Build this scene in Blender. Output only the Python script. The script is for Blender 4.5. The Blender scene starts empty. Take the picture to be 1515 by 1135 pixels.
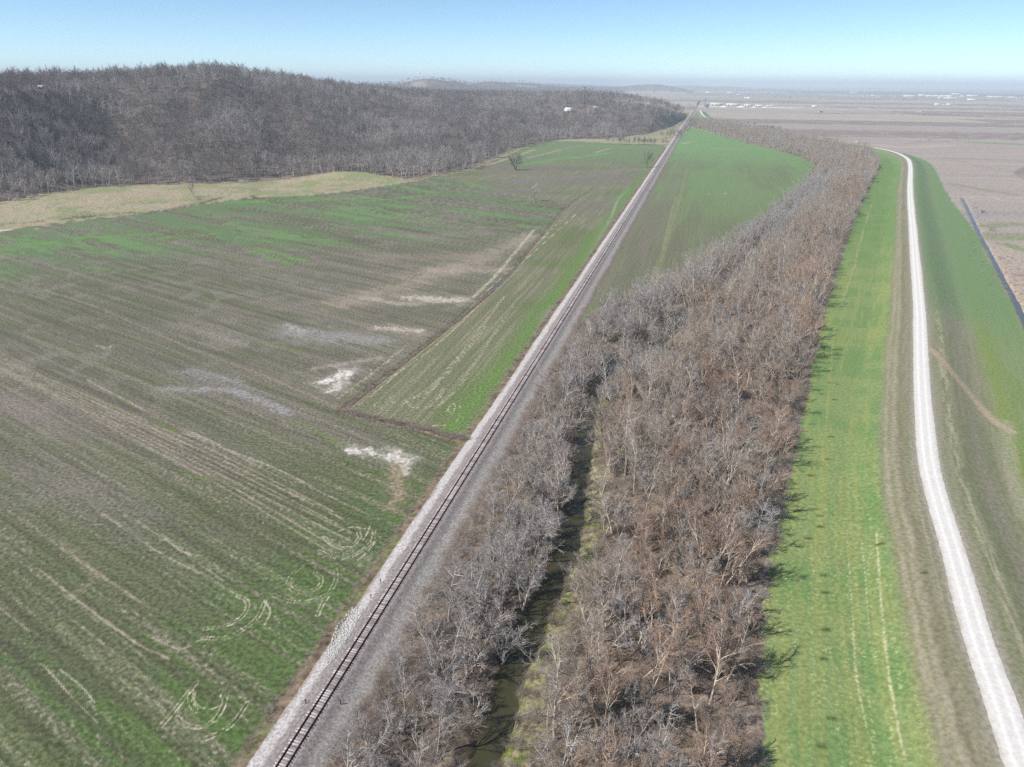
import bpy, math, random
import numpy as np
from mathutils import Matrix, Vector

SC = bpy.context.scene
COL = SC.collection
R = math.radians

# ------------------------------------------------------------------ camera, sky, sun, exposure
FPX, W0, H0 = 1050.0, 1515.0, 1135.0
CAMH, PITCH, ROLL = 100.0, 23.0, 0.5
MROT = (Matrix.Rotation(R(90 - PITCH), 3, 'X') @ Matrix.Rotation(R(ROLL), 3, 'Z'))
cam_d = bpy.data.cameras.new('camera')
cam_d.sensor_width = 36.0
cam_d.lens = FPX / W0 * 36.0
cam_d.clip_start = 1.0
cam_d.clip_end = 120000.0
cam = bpy.data.objects.new('camera', cam_d)
COL.objects.link(cam)
cam.matrix_world = Matrix.Translation((0, 0, CAMH)) @ MROT.to_4x4()
SC.camera = cam

SUN_ELEV = 47.0
SUN_AZ = math.atan2(-0.894, -0.447)          # compass-like angle from +Y, clockwise: the sun stands behind and left of the camera
sx, sy = math.sin(SUN_AZ), math.cos(SUN_AZ)
world = bpy.data.worlds.new('World')
SC.world = world
world.use_nodes = True
wn = world.node_tree
wn.nodes.clear()
sky = wn.nodes.new('ShaderNodeTexSky')
sky.sky_type = 'NISHITA'
sky.sun_disc = False
sky.sun_elevation = R(SUN_ELEV)
sky.sun_rotation = SUN_AZ
sky.altitude = 100.0
sky.air_density = 0.55
sky.dust_density = 0.0
sky.ozone_density = 3.0
bgn = wn.nodes.new('ShaderNodeBackground')
bgn.inputs['Strength'].default_value = 0.112
wo = wn.nodes.new('ShaderNodeOutputWorld')
tint = wn.nodes.new('ShaderNodeMix')
tint.data_type = 'RGBA'; tint.blend_type = 'MULTIPLY'
tint.inputs[0].default_value = 1.0
tint.inputs[7].default_value = (1.0, 1.08, 1.03, 1)
wn.links.new(sky.outputs[0], tint.inputs[6])
wn.links.new(tint.outputs[2], bgn.inputs['Color'])
wn.links.new(bgn.outputs[0], wo.inputs['Surface'])

sun_d = bpy.data.lights.new('sun', 'SUN')
sun_d.energy = 4.2
sun_d.angle = R(0.5)
sun_d.color = (1.0, 0.955, 0.90)
sun = bpy.data.objects.new('sun', sun_d)
COL.objects.link(sun)
sdir = Vector((sx * math.cos(R(SUN_ELEV)), sy * math.cos(R(SUN_ELEV)), math.sin(R(SUN_ELEV))))
sun.rotation_euler = sdir.to_track_quat('Z', 'Y').to_euler()
sun.location = (-200, -100, 300)

SC.view_settings.view_transform = 'Standard'
SC.view_settings.look = 'None'
SC.view_settings.exposure = 0.42
SC.view_settings.gamma = 1.0
SC.render.engine = 'CYCLES'
SC.cycles.max_bounces = 5
SC.cycles.diffuse_bounces = 2
SC.cycles.glossy_bounces = 2
SC.cycles.transmission_bounces = 2
SC.cycles.volume_bounces = 2
SC.cycles.use_denoising = False

# ------------------------------------------------------------------ helpers: pixels of the survey picture -> ground
MR = np.array(MROT)


def P(px, py, z=0.0):
    c = np.array([(px - W0 / 2) / FPX, -(py - H0 / 2) / FPX, -1.0])
    d = MR @ c
    t = (z - CAMH) / d[2]
    return (float(t * d[0]), float(t * d[1]))


def PA(pts, z=0.0):
    return np.array([P(a, b, z) for a, b in pts])


def az_h(px):                                  # azimuth of a picture column at the horizon
    yh = H0 / 2 - FPX * math.tan(R(PITCH)) + (px - W0 / 2) * math.tan(R(ROLL))
    c = np.array([(px - W0 / 2) / FPX, -(yh - H0 / 2) / FPX, -1.0])
    d = MR @ c
    return math.atan2(d[0], d[1])


def at_az(px, r):
    a = az_h(px)
    return (r * math.sin(a), r * math.cos(a))


def catmull(p, n=6):
    p = np.asarray(p, float)
    if len(p) < 3:
        return p
    q = np.vstack([2 * p[0] - p[1], p, 2 * p[-1] - p[-2]])
    out = []
    for i in range(1, len(q) - 2):
        for k in range(n):
            t = k / n
            out.append(0.5 * ((2 * q[i]) + (-q[i - 1] + q[i + 1]) * t + (2 * q[i - 1] - 5 * q[i] + 4 * q[i + 1] - q[i + 2]) * t * t
                              + (-q[i - 1] + 3 * q[i] - 3 * q[i + 1] + q[i + 2]) * t ** 3))
    out.append(q[-2])
    return np.array(out)


def hash2(ix, iy, seed):
    h = (ix.astype(np.int64) * 374761393 + iy.astype(np.int64) * 668265263 + seed * 974634777) & 0xffffffff
    h = ((h ^ (h >> 13)) * 1274126177) & 0xffffffff
    return ((h ^ (h >> 16)) & 0xffffff) / float(0xffffff)


def vnoise(x, y, seed=0):
    ix, iy = np.floor(x), np.floor(y)
    fx, fy = x - ix, y - iy
    fx, fy = fx * fx * (3 - 2 * fx), fy * fy * (3 - 2 * fy)
    a, b = hash2(ix, iy, seed), hash2(ix + 1, iy, seed)
    c, d = hash2(ix, iy + 1, seed), hash2(ix + 1, iy + 1, seed)
    return (a * (1 - fx) + b * fx) * (1 - fy) + (c * (1 - fx) + d * fx) * fy


def fbm(x, y, octaves=4, seed=0, gain=0.5):
    s, amp, tot = 0.0, 1.0, 0.0
    for o in range(octaves):
        s = s + amp * vnoise(x * 2 ** o + 17.3 * o, y * 2 ** o - 9.1 * o, seed + o * 31)
        tot += amp
        amp *= gain
    return s / tot


def sm(a, b, x):
    t = np.clip((x - a) / (b - a), 0, 1)
    return t * t * (3 - 2 * t)


def dist_poly(X, Y, pts):
    """distance, signed distance (right of the line is positive) and length along the line"""
    best = np.full(X.shape, 1e18)
    sgn = np.zeros(X.shape)
    along = np.zeros(X.shape)
    acc = 0.0
    for i in range(len(pts) - 1):
        ax, ay = pts[i]
        bx_, by_ = pts[i + 1]
        dx, dy = bx_ - ax, by_ - ay
        L2 = dx * dx + dy * dy
        L = math.sqrt(L2)
        t = np.clip(((X - ax) * dx + (Y - ay) * dy) / L2, 0, 1)
        ex, ey = X - ax - t * dx, Y - ay - t * dy
        d2 = ex * ex + ey * ey
        m = d2 < best
        best = np.where(m, d2, best)
        cr = (dy * (X - ax) - dx * (Y - ay)) / L
        sgn = np.where(m, np.where(cr >= 0, 1.0, -1.0), sgn)
        along = np.where(m, acc + t * L, along)
        acc += L
    d = np.sqrt(best)
    return d, d * sgn, along


def in_poly(X, Y, poly):
    inside = np.zeros(X.shape, bool)
    n = len(poly)
    j = n - 1
    for i in range(n):
        xi, yi = poly[i]
        xj, yj = poly[j]
        c = ((yi > Y) != (yj > Y)) & (X < (xj - xi) * (Y - yi) / (yj - yi + 1e-12) + xi)
        inside ^= c
        j = i
    return inside


LIT = 1.16       # daylight level: photographed colour -> surface colour


def lin(c):
    c = np.asarray(c, float) / 255.0
    return np.where(c <= 0.04045, c / 12.92, ((c + 0.055) / 1.055) ** 2.4) / LIT


def tag(o, label=None, cat=None, group=None, kind=None):
    if label: o['label'] = label
    if cat: o['category'] = cat
    if group: o['group'] = group
    if kind: o['kind'] = kind
    return o


def empty(name, loc, rz=0.0):
    o = bpy.data.objects.new(name, None)
    o.empty_display_size = 0.5
    COL.objects.link(o)
    o.location = loc
    o.rotation_euler = (0, 0, rz)
    return o


# ------------------------------------------------------------------ materials
def new_mat(name, rough=0.9, spec=0.2):
    m = bpy.data.materials.new(name)
    m.use_nodes = True
    b = m.node_tree.nodes['Principled BSDF']
    b.inputs['Roughness'].default_value = rough
    b.inputs['Specular IOR Level'].default_value = spec
    return m, m.node_tree, b


def mix_color(nt, fac, a, b, mode='MIX'):
    n = nt.nodes.new('ShaderNodeMix')
    n.data_type = 'RGBA'
    n.blend_type = mode
    for s, v in ((0, fac), (6, a), (7, b)):
        if hasattr(v, 'is_linked') or hasattr(v, 'links'):
            nt.links.new(v, n.inputs[s])
        elif s == 0:
            n.inputs[0].default_value = v
        else:
            n.inputs[s].default_value = (*v, 1)
    return n.outputs[2]


def ground_mat(name, fine=6.0, amp=0.35, bump=0.5, rough=0.95):
    """painted land colour x small-scale grain, all laid out in metres on the land itself"""
    m, nt, b = new_mat(name, rough, 0.1)
    at = nt.nodes.new('ShaderNodeVertexColor'); at.layer_name = 'Col'
    tc = nt.nodes.new('ShaderNodeNewGeometry')
    n1 = nt.nodes.new('ShaderNodeTexNoise'); n1.inputs['Scale'].default_value = fine; n1.inputs['Detail'].default_value = 3
    n1.inputs['Roughness'].default_value = 0.7
    nt.links.new(tc.outputs['Position'], n1.inputs['Vector'])
    n2 = nt.nodes.new('ShaderNodeTexNoise'); n2.inputs['Scale'].default_value = fine / 4.5; n2.inputs['Detail'].default_value = 4
    nt.links.new(tc.outputs['Position'], n2.inputs['Vector'])
    r1 = nt.nodes.new('ShaderNodeMapRange')
    r1.inputs[1].default_value = 0.25; r1.inputs[2].default_value = 0.75
    r1.inputs[3].default_value = 1 - amp; r1.inputs[4].default_value = 1 + amp
    nt.links.new(n1.outputs[0], r1.inputs[0])
    r2 = nt.nodes.new('ShaderNodeMapRange')
    r2.inputs[1].default_value = 0.36; r2.inputs[2].default_value = 0.64
    r2.inputs[3].default_value = 1 - amp * 0.95; r2.inputs[4].default_value = 1 + amp * 1.05
    nt.links.new(n2.outputs[0], r2.inputs[0])
    mu = nt.nodes.new('ShaderNodeMath'); mu.operation = 'MULTIPLY'
    nt.links.new(r1.outputs[0], mu.inputs[0]); nt.links.new(r2.outputs[0], mu.inputs[1])
    vm = nt.nodes.new('ShaderNodeVectorMath'); vm.operation = 'SCALE'
    nt.links.new(at.outputs[0], vm.inputs[0]); nt.links.new(mu.outputs[0], vm.inputs['Scale'])
    nt.links.new(vm.outputs[0], b.inputs['Base Color'])
    if bump:
        bu = nt.nodes.new('ShaderNodeBump'); bu.inputs['Strength'].default_value = bump; bu.inputs['Distance'].default_value = 0.12
        nt.links.new(n1.outputs[0], bu.inputs['Height'])
        nt.links.new(bu.outputs[0], b.inputs['Normal'])
    return m


def bark_mat(name, c1, c2, c3, nscale=1.2):
    """bark or twig colour that differs from tree to tree and varies along the limbs"""
    m, nt, b = new_mat(name, 0.85, 0.15)
    oi = nt.nodes.new('ShaderNodeObjectInfo')
    rp = nt.nodes.new('ShaderNodeValToRGB')
    rp.color_ramp.elements[0].color = (*lin(c1), 1); rp.color_ramp.elements[1].color = (*lin(c2), 1)
    e = rp.color_ramp.elements.new(0.5); e.color = (*lin(c3), 1)
    nt.links.new(oi.outputs['Random'], rp.inputs[0])
    tc = nt.nodes.new('ShaderNodeNewGeometry')
    n1 = nt.nodes.new('ShaderNodeTexNoise'); n1.inputs['Scale'].default_value = nscale; n1.inputs['Detail'].default_value = 3
    nt.links.new(tc.outputs['Position'], n1.inputs['Vector'])
    r1 = nt.nodes.new('ShaderNodeMapRange'); r1.inputs[1].default_value = 0.3; r1.inputs[2].default_value = 0.7
    r1.inputs[3].default_value = 0.65; r1.inputs[4].default_value = 1.35
    nt.links.new(n1.outputs[0], r1.inputs[0])
    vm = nt.nodes.new('ShaderNodeVectorMath'); vm.operation = 'SCALE'
    nt.links.new(rp.outputs[0], vm.inputs[0]); nt.links.new(r1.outputs[0], vm.inputs['Scale'])
    nt.links.new(vm.outputs[0], b.inputs['Base Color'])
    return m


def flat_mat(name, c, var=0.15, scale=0.8, rough=0.8, spec=0.3, metal=0.0):
    m, nt, b = new_mat(name, rough, spec)
    b.inputs['Metallic'].default_value = metal
    tc = nt.nodes.new('ShaderNodeNewGeometry')
    n1 = nt.nodes.new('ShaderNodeTexNoise'); n1.inputs['Scale'].default_value = scale; n1.inputs['Detail'].default_value = 4
    nt.links.new(tc.outputs['Position'], n1.inputs['Vector'])
    cc = lin(c)
    o = mix_color(nt, n1.outputs[0], tuple(cc * (1 - var)), tuple(np.minimum(cc * (1 + var), 0.9)))
    nt.links.new(o, b.inputs['Base Color'])
    return m


def water_mat(name, c, rough=0.08):
    m, nt, b = new_mat(name, rough, 0.5)
    b.inputs['Base Color'].default_value = (*lin(c), 1)
    b.inputs['IOR'].default_value = 1.33
    tc = nt.nodes.new('ShaderNodeNewGeometry')
    n1 = nt.nodes.new('ShaderNodeTexNoise'); n1.inputs['Scale'].default_value = 2.5; n1.inputs['Detail'].default_value = 3
    nt.links.new(tc.outputs['Position'], n1.inputs['Vector'])
    bu = nt.nodes.new('ShaderNodeBump'); bu.inputs['Strength'].default_value = 0.15; bu.inputs['Distance'].default_value = 0.05
    nt.links.new(n1.outputs[0], bu.inputs['Height'])
    nt.links.new(bu.outputs[0], b.inputs['Normal'])
    return m


# ------------------------------------------------------------------ mesh helpers
def mesh_np(name, V, Q, mats, Tr=None, cols=None, mat_idx=None, smooth=False):
    """V (n,3); Q (m,4) quads; Tr (k,3) triangles"""
    me = bpy.data.meshes.new(name)
    Q = np.asarray(Q, np.int32).reshape(-1, 4)
    Tr = np.zeros((0, 3), np.int32) if Tr is None else np.asarray(Tr, np.int32).reshape(-1, 3)
    nl = Q.size + Tr.size
    me.vertices.add(len(V)); me.loops.add(nl); me.polygons.add(len(Q) + len(Tr))
    me.vertices.foreach_set('co', np.asarray(V, np.float32).ravel())
    me.loops.foreach_set('vertex_index', np.concatenate([Q.ravel(), Tr.ravel()]))
    ls = np.concatenate([np.arange(len(Q)) * 4, Q.size + np.arange(len(Tr)) * 3]).astype(np.int32)
    me.polygons.foreach_set('loop_start', ls)
    if mat_idx is not None:
        me.polygons.foreach_set('material_index', np.asarray(mat_idx, np.int32))
    if smooth:
        me.polygons.foreach_set('use_smooth', np.ones(len(Q) + len(Tr), bool))
    if cols is not None:
        ca = me.color_attributes.new('Col', 'FLOAT_COLOR', 'POINT')
        c4 = np.ones((len(V), 4), np.float32); c4[:, :3] = cols
        ca.data.foreach_set('color', c4.ravel())
    me.update(calc_edges=True)
    for m in (mats if isinstance(mats, (list, tuple)) else [mats]):
        me.materials.append(m)
    return me


def obj(name, me, parent=None, link=True):
    o = bpy.data.objects.new(name, me)
    if link: COL.objects.link(o)
    if parent is not None: o.parent = parent
    return o


class MB:
    """collects boxes, prisms and bars into one mesh"""
    def __init__(s): s.v = []; s.q = []; s.t = []
    def box(s, c, d, rz=0.0, taper=1.0):
        b = len(s.v); ca, sa = math.cos(rz), math.sin(rz)
        for z, k in ((-1, 1.0), (1, taper)):
            for x, y in ((-1, -1), (1, -1), (1, 1), (-1, 1)):
                lx, ly = x * d[0] / 2 * k, y * d[1] / 2 * k
                s.v.append((c[0] + lx * ca - ly * sa, c[1] + lx * sa + ly * ca, c[2] + z * d[2] / 2))
        for f in ((3, 2, 1, 0), (4, 5, 6, 7), (0, 1, 5, 4), (1, 2, 6, 5), (2, 3, 7, 6), (3, 0, 4, 7)):
            s.q.append([b + i for i in f])
        return s
    def bar(s, p, q, w):
        p, q = Vector(p), Vector(q); d = (q - p).normalized()
        a = d.cross(Vector((0, 0, 1)) if abs(d.z) < 0.9 else Vector((1, 0, 0))).normalized() * w / 2
        e = d.cross(a.normalized()) * w / 2
        b = len(s.v)
        for o_ in (p, q):
            for x, y in ((-1, -1), (1, -1), (1, 1), (-1, 1)): s.v.append(tuple(o_ + a * x + e * y))
        for f in ((3, 2, 1, 0), (4, 5, 6, 7), (0, 1, 5, 4), (1, 2, 6, 5), (2, 3, 7, 6), (3, 0, 4, 7)):
            s.q.append([b + i for i in f])
        return s
    def cyl(s, c, r0, r1, h, n=12, axis='z'):
        b = len(s.v)
        for k, r in ((0, r0), (1, r1)):
            for i in range(n):
                a = 2 * math.pi * i / n; x, y, z = r * math.cos(a), r * math.sin(a), k * h
                if axis == 'x': x, y, z = z - h / 2, x, y
                if axis == 'y': x, y, z = x, z - h / 2, y
                s.v.append((c[0] + x, c[1] + y, c[2] + z))
        for i in range(n):
            j = (i + 1) % n; s.q.append([b + i, b + j, b + n + j, b + n + i])
        for k in (0, 1):
            ci = len(s.v)
            zz = {'z': (0, 0, k * h), 'x': (k * h - h / 2, 0, 0), 'y': (0, k * h - h / 2, 0)}[axis]
            s.v.append((c[0] + zz[0], c[1] + zz[1], c[2] + zz[2]))
            for i in range(n):
                j = (i + 1) % n; s.t.append([b + k * n + i, b + k * n + j, ci])
        return s
    def gable(s, L, Wd, z0, h, ov=0.4, th=0.3):
        b = len(s.v); l, w = L / 2 + ov, Wd / 2 + ov
        for x in (-l, l):
            for y, z in ((-w, z0), (0, z0 + h), (w, z0), (w, z0 - th), (0, z0 + h - th), (-w, z0 - th)): s.v.append((x, y, z))
        for f in ((0, 1, 7, 6), (1, 2, 8, 7), (2, 3, 9, 8), (3, 4, 10, 9), (4, 5, 11, 10), (5, 0, 6, 11), (0, 5, 4, 1), (1, 4, 3, 2), (7, 10, 11, 6), (8, 9, 10, 7)):
            s.q.append([b + i for i in f])
        return s
    def endwall(s, L, Wd, z0, h):
        b = len(s.v)
        for x in (-L / 2 + 0.02, L / 2 - 0.02):
            for y, z in ((-Wd / 2, z0), (0, z0 + h), (Wd / 2, z0)): s.v.append((x, y, z))
        s.t += [[b, b + 1, b + 2], [b + 3, b + 4, b + 5]]
        return s
    def build(s, name, m, parent=None, link=True):
        return obj(name, mesh_np(name, np.array(s.v, float).reshape(-1, 3), np.array(s.q or np.zeros((0, 4))), m, np.array(s.t or np.zeros((0, 3)))), parent, link)


# ------------------------------------------------------------------ the survey: lines of the place
rail_a, rail_b = np.array(P(415, 1135, 1.6)), np.array(P(1024, 166.5, 1.6))
RD = (rail_b - rail_a) / np.linalg.norm(rail_b - rail_a)       # along the railway
RN = np.array([RD[1], -RD[0]])                                 # to its right
RAIL0 = rail_a - RD * 60
LVZ = 4.6
road_l = [(1484, 1135), (1454, 1037.6), (1424, 942.5), (1406.6, 868), (1387, 800), (1380.7, 775.7), (1357, 690.7), (1351.8, 616), (1350, 548), (1350, 480), (1350, 452), (1345, 357), (1341.6, 282), (1343, 248), (1338, 235), (1319.5, 226), (1296, 220)]
road_r = [(1540, 1135), (1506, 1037.6), (1470, 942.5), (1444, 868), (1424.5, 800), (1415, 775.7), (1393, 690.7), (1382, 616), (1375.6, 548), (1372, 480), (1369, 452), (1359, 357), (1351, 282), (1351, 248), (1346, 234), (1327, 224.3), (1300, 218.6)]
ctr = [((a[0] + b[0]) / 2, (a[1] + b[1]) / 2) for a, b in zip(road_l, road_r)]
ctr = [(1590, 1330), (1545, 1210)] + ctr + [(1268, 213.5), (1237, 209.5), (1210, 205), (1181, 201), (1140, 193.5), (1100, 186), (1060, 178), (1042, 172), (1036, 164)]
ROADC = catmull(PA(ctr, LVZ), 5)
CREEK = catmull(PA([(640, 1290), (712, 1135), (758, 1000), (800, 900), (826, 845), (845, 790), (852, 740), (860, 690), (872, 620), (882, 575), (905, 540), (945, 522), (985, 500), (1030, 455), (1072, 420), (1092, 400), (1120, 365), (1160, 320), (1200, 285), (1225, 255)], -1.4), 4)
DITCH = catmull(PA([(505, 608), (560, 565), (620, 518), (690, 462), (750, 410), (800, 350), (842, 304), (880, 280)]), 3)
DITCH2 = catmull(PA([(505, 608), (560, 622), (620, 635), (690, 652)]), 3)
RDITCH = catmull(PA([(1423, 294), (1427, 301), (1442, 333), (1455.5, 360), (1472.5, 391), (1486, 418), (1503, 448.5), (1515, 476), (1545, 540), (1580, 630), (1640, 780)], -1.0), 3)
BL = PA([(330, 1330), (480, 1135), (560, 1010), (620, 905), (680, 800), (725, 715), (775, 622), (800, 580), (840, 510), (880, 462), (940, 440), (985, 428), (1035, 385), (1100, 345), (1170, 290), (1212, 252), (1190, 234), (1140, 220), (1100, 211), (1060, 199), (1030, 187)])
BR = PA([(1135, 1330), (1130, 1135), (1126, 1000), (1130, 900), (1143, 830), (1165, 720), (1180, 650), (1194, 580), (1208, 500), (1230, 430), (1255, 350), (1276, 300), (1296, 262), (1304, 245), (1290, 228), (1240, 217), (1190, 208), (1150, 200.5), (1110, 193), (1070, 186), (1045, 179)])
BELT = np.vstack([BL, BR[::-1]])
FTOP = [(-260, 372), (0, 341), (120, 325), (230, 314), (300, 301), (380, 291), (440, 290), (510, 283), (600, 270), (700, 251), (760, 226), (800, 210), (850, 209), (900, 212), (985, 214)]
FIELD_L = np.vstack([PA(FTOP), PA([(985, 214)]), [rail_b * 0 + RAIL0 + RD * 0 - RN * 7.5], PA([(-900, 1500), (-900, 450)])])
FR = PA([(862, 478), (880, 458), (940, 438), (985, 428), (1035, 385), (1100, 345), (1170, 290), (1207, 245), (1206, 234), (1180, 226), (1140, 218), (1090, 206), (1050, 195), (1022, 188)])
FIELD_R = np.vstack([FR, [RAIL0 + RD * 1690 + RN * 7, RAIL0 + RD * 200 + RN * 9]])
_pa, _pb = np.array(P(1022, 188)), np.array(P(862, 478))
FIELD_R = np.vstack([FR, [RAIL0 + RD * float(np.dot(_pa - RAIL0, RD)) + RN * 6, RAIL0 + RD * float(np.dot(_pb - RAIL0, RD)) + RN * 7]])

# bluff: column, picture row of the wood's foot, distance and height of the crest
BL_T = [(-500, 330, 800, 75), (-60, 310, 950, 88), (0, 303, 1000, 86), (150, 280, 1200, 93), (250, 275, 1300, 101), (330, 272, 1400, 107), (430, 264, 1500, 94), (510, 261, 1650, 78),
        (600, 268, 1900, 64), (650, 260, 2000, 58), (700, 250, 2100, 55), (760, 222, 2100, 56), (830, 207, 2000, 56), (900, 206, 2050, 60),
        (960, 199, 2000, 50), (990, 190, 2100, 36), (1012, 178, 2300, 18), (1024, 170, 2400, 0)]
_e = [P(a, b) for a, b, _, _ in BL_T]
E_AZ = np.array([math.atan2(x, y) for x, y in _e]); E_R = np.array([math.hypot(x, y) for x, y in _e])
K_AZ = np.array([az_h(a) for a, *_ in BL_T]); K_R = np.array([t[2] for t in BL_T], float); K_H = np.array([t[3] for t in BL_T], float)
BUMPS = [(632, 5200, 240, 260, 56), (662, 5600, 200, 300, 58), (725, 6500, 260, 400, 48), (792, 6800, 300, 300, 44), (870, 9800, 420, 500, 34), (940, 9500, 380, 500, 62), (985, 9300, 300, 400, 66), (890, 11500, 500, 600, 40),
         (560, 7500, 900, 500, 40), (1045, 16000, 1500, 900, 60), (1250, 20000, 5000, 900, 30), (1480, 19000, 2500, 900, 34), (700, 15000, 3000, 800, 75)]


def bluff(X, Y):
    r = np.hypot(X, Y); a = np.arctan2(X, Y)
    r0 = np.interp(a, E_AZ, E_R) + 12
    r1 = np.maximum(np.interp(a, K_AZ, K_R), r0 + 150); h1 = np.interp(a, K_AZ, K_H)
    t = np.clip((r - r0) / (r1 - r0), 0, 1)
    spur = fbm(a * 14 + 3, r / 420, 3, 5) - 0.5
    n2 = fbm(X / 90, Y / 90, 3, 9) - 0.5
    rise = h1 * (0.55 * t + 0.45 * t * t * (3 - 2 * t)) + np.sin(np.pi * np.minimum(t * 1.05, 1)) * (spur * 26 + n2 * 12 + 20 * (np.abs(fbm(X / 170, Y / 230, 2, 91) - 0.5) * 4 - 0.6)) * np.clip(h1 / 70, 0, 1)
    wa = sm(az_h(935), az_h(860), a)
    plat = (44 + 34 * (fbm(X / 900, Y / 900, 4, 12) - 0.5)) * wa * (1 - 0.45 * sm(5000, 12000, r))
    t2 = sm(0, 1, (r - r1) / np.where(wa > 0.3, 900, 500))
    h = np.where(r < r1, rise, h1 * (1 - t2) + plat * t2)
    inb = (a < E_AZ[-1]) & (r > r0)
    h = np.where(inb, np.maximum(h, 0), 0)
    for px, d, sw, sd, hh in BUMPS:
        bx_, by_ = at_az(px, d)
        aa = az_h(px)
        ux, uy = math.cos(aa), -math.sin(aa)
        lx = (X - bx_) * ux + (Y - by_) * uy; ly = (X - bx_) * -uy + (Y - by_) * ux
        h = h + hh * np.exp(-(lx / sw) ** 2 - (ly / sd) ** 2) * (0.8 + 0.4 * fbm(X / 300, Y / 300, 2, 3))
    return h, inb


def land_h(X, Y):
    h, inb = bluff(X, Y)
    r = np.hypot(X, Y)
    near = r < 3500
    z = h + 0.25 * (fbm(X / 25, Y / 25, 3, 21) - 0.5)
    Xn, Yn = X[near], Y[near]
    zn = z[near]
    d, sd, al = dist_poly(Xn, Yn, ROADC)
    lev = LVZ * (1 - sm(4.2, 21.0, d))
    zn = zn * (1 - 0.9 * (lev > 0.5)) + lev
    cd, _, _ = dist_poly(Xn, Yn, CREEK)
    cd = cd + 2.6 * (fbm(Xn / 4, Yn / 4, 4, 19) - 0.45)
    zn = zn - 2.2 * (1 - sm(1.2, 5.0, cd))
    dd, _, _ = dist_poly(Xn, Yn, DITCH)
    zn = zn - 0.8 * (1 - sm(0.4, 2.2, dd))
    dd, _, _ = dist_poly(Xn, Yn, RDITCH)
    zn = zn - 1.6 * (1 - sm(0.3, 2.2, dd + 0.8 * (fbm(Xn / 5, Yn / 5, 2, 23) - 0.5)))
    for (a, b, s_, hh) in ((520, 262, 45, 5), (150, 290, 60, 3), (300, 285, 30, 2)):
        mx, my = P(a, b)
        zn = zn + hh * np.exp(-((Xn - mx) ** 2 + (Yn - my) ** 2) / s_ ** 2)
    z = z.copy(); z[near] = zn
    return z


def hz(x, y):
    return float(land_h(np.array([x], float), np.array([y], float))[0])


# ------------------------------------------------------------------ the land sheet
az = np.concatenate([np.radians(np.linspace(-85, -50, 30, endpoint=False)), np.radians(np.linspace(-50, 50, 1000, endpoint=False)), np.radians(np.linspace(50, 85, 30))])
rr = [4.0, 12.0, 20.0, 30.0, 40.0, 48.0]
th = math.atan(CAMH / 54.0)
r_ = 54.0
while r_ < 44000:
    rr.append(r_)
    th = math.atan(CAMH / r_)
    dr = CAMH / math.tan(max(th - 0.00135, 1e-4)) - r_ if th > 0.003 else 9000
    cap = 9.0 if r_ < 1700 else (28.0 if r_ < 3500 else (90 if r_ < 8000 else (300 if r_ < 20000 else 5000)))
    r_ += min(dr, cap)
rr.append(46000.0)
rr = np.array(rr)
NR, NA = len(rr), len(az)
print('land', NR, NA, NR * NA)
RRg, AZg = np.meshgrid(rr, az, indexing='ij')
VX, VY = (RRg * np.sin(AZg)).ravel(), (RRg * np.cos(AZg)).ravel()
VZ = land_h(VX, VY)
N = len(VX)
rad = np.hypot(VX, VY)

# ---- colours
C = np.zeros((N, 3))
idx = np.arange(N)
qi = (np.arange(NR - 1)[:, None] * NA + np.arange(NA - 1)[None, :]).ravel()
QUADS = np.stack([qi, qi + 1, qi + NA + 1, qi + NA], 1)
fx_ = VX[QUADS].mean(1); fy_ = VY[QUADS].mean(1)
near_v = rad < 4000


def zone_of(X, Y):
    z = np.zeros(X.shape, np.int8)                         # 0 plain
    r = np.hypot(X, Y)
    hb0, inb = bluff(X, Y)
    a = np.arctan2(X, Y)
    z[inb & (r > np.interp(a, E_AZ, E_R)) & ((hb0 > 5) | (r < 2500))] = 5             # hills
    nn = r < 3500
    d = np.full(X.shape, 1e9); sd = np.full(X.shape, 1e9)
    d_, sd_, _ = dist_poly(X[nn], Y[nn], ROADC)
    d[nn] = d_; sd[nn] = sd_
    wob = 1.2 * (fbm(X / 4, Y / 4, 2, 77) - 0.5)
    lev = ((sd > -70) & (sd <= 0) & (r < 1500)) | (d + wob < 24) | ((sd > 0) & (sd + wob < np.interp(r, [500, 640, 770, 960, 1500], [46, 44, 37, 32, 24])) & (r < 1500))
    z[lev] = 3
    z[in_poly(X, Y, FIELD_L)] = 1
    z[in_poly(X, Y, FIELD_R)] = 2
    bw = in_poly(X + 2.0 * (vnoise(X / 3, Y / 3, 4) - 0.5) + 0.8 * (vnoise(X / 0.8, Y / 0.8, 4) - 0.5), Y, BELT)
    z[bw] = 4
    lr = (X - RAIL0[0]) * RN[0] + (Y - RAIL0[1]) * RN[1]
    z[(lr > 0) & (z == 0) & (sd < 0) & (r < 2600) & (lr < 260)] = 4
    m = (lr < 0) & (z == 0)
    z[m & (r < 3000) & (Y > 0)] = 6                        # meadow between field and wood
    return z, sd


VZONE, SD = zone_of(VX, VY)
FZONE, _ = zone_of(fx_, fy_)


def blend(sel, mask, c):
    C[sel] += mask[:, None] * (lin(c) - C[sel])


def coord(d0, X, Y):
    n0 = np.array([d0[1], -d0[0]])
    return X * d0[0] + Y * d0[1], X * n0[0] + Y * n0[1]


def field_dir(a, b):
    v = np.array(P(*b)) - np.array(P(*a))
    return v / np.linalg.norm(v)


UA = field_dir((0, 538), (520, 788))


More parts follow.
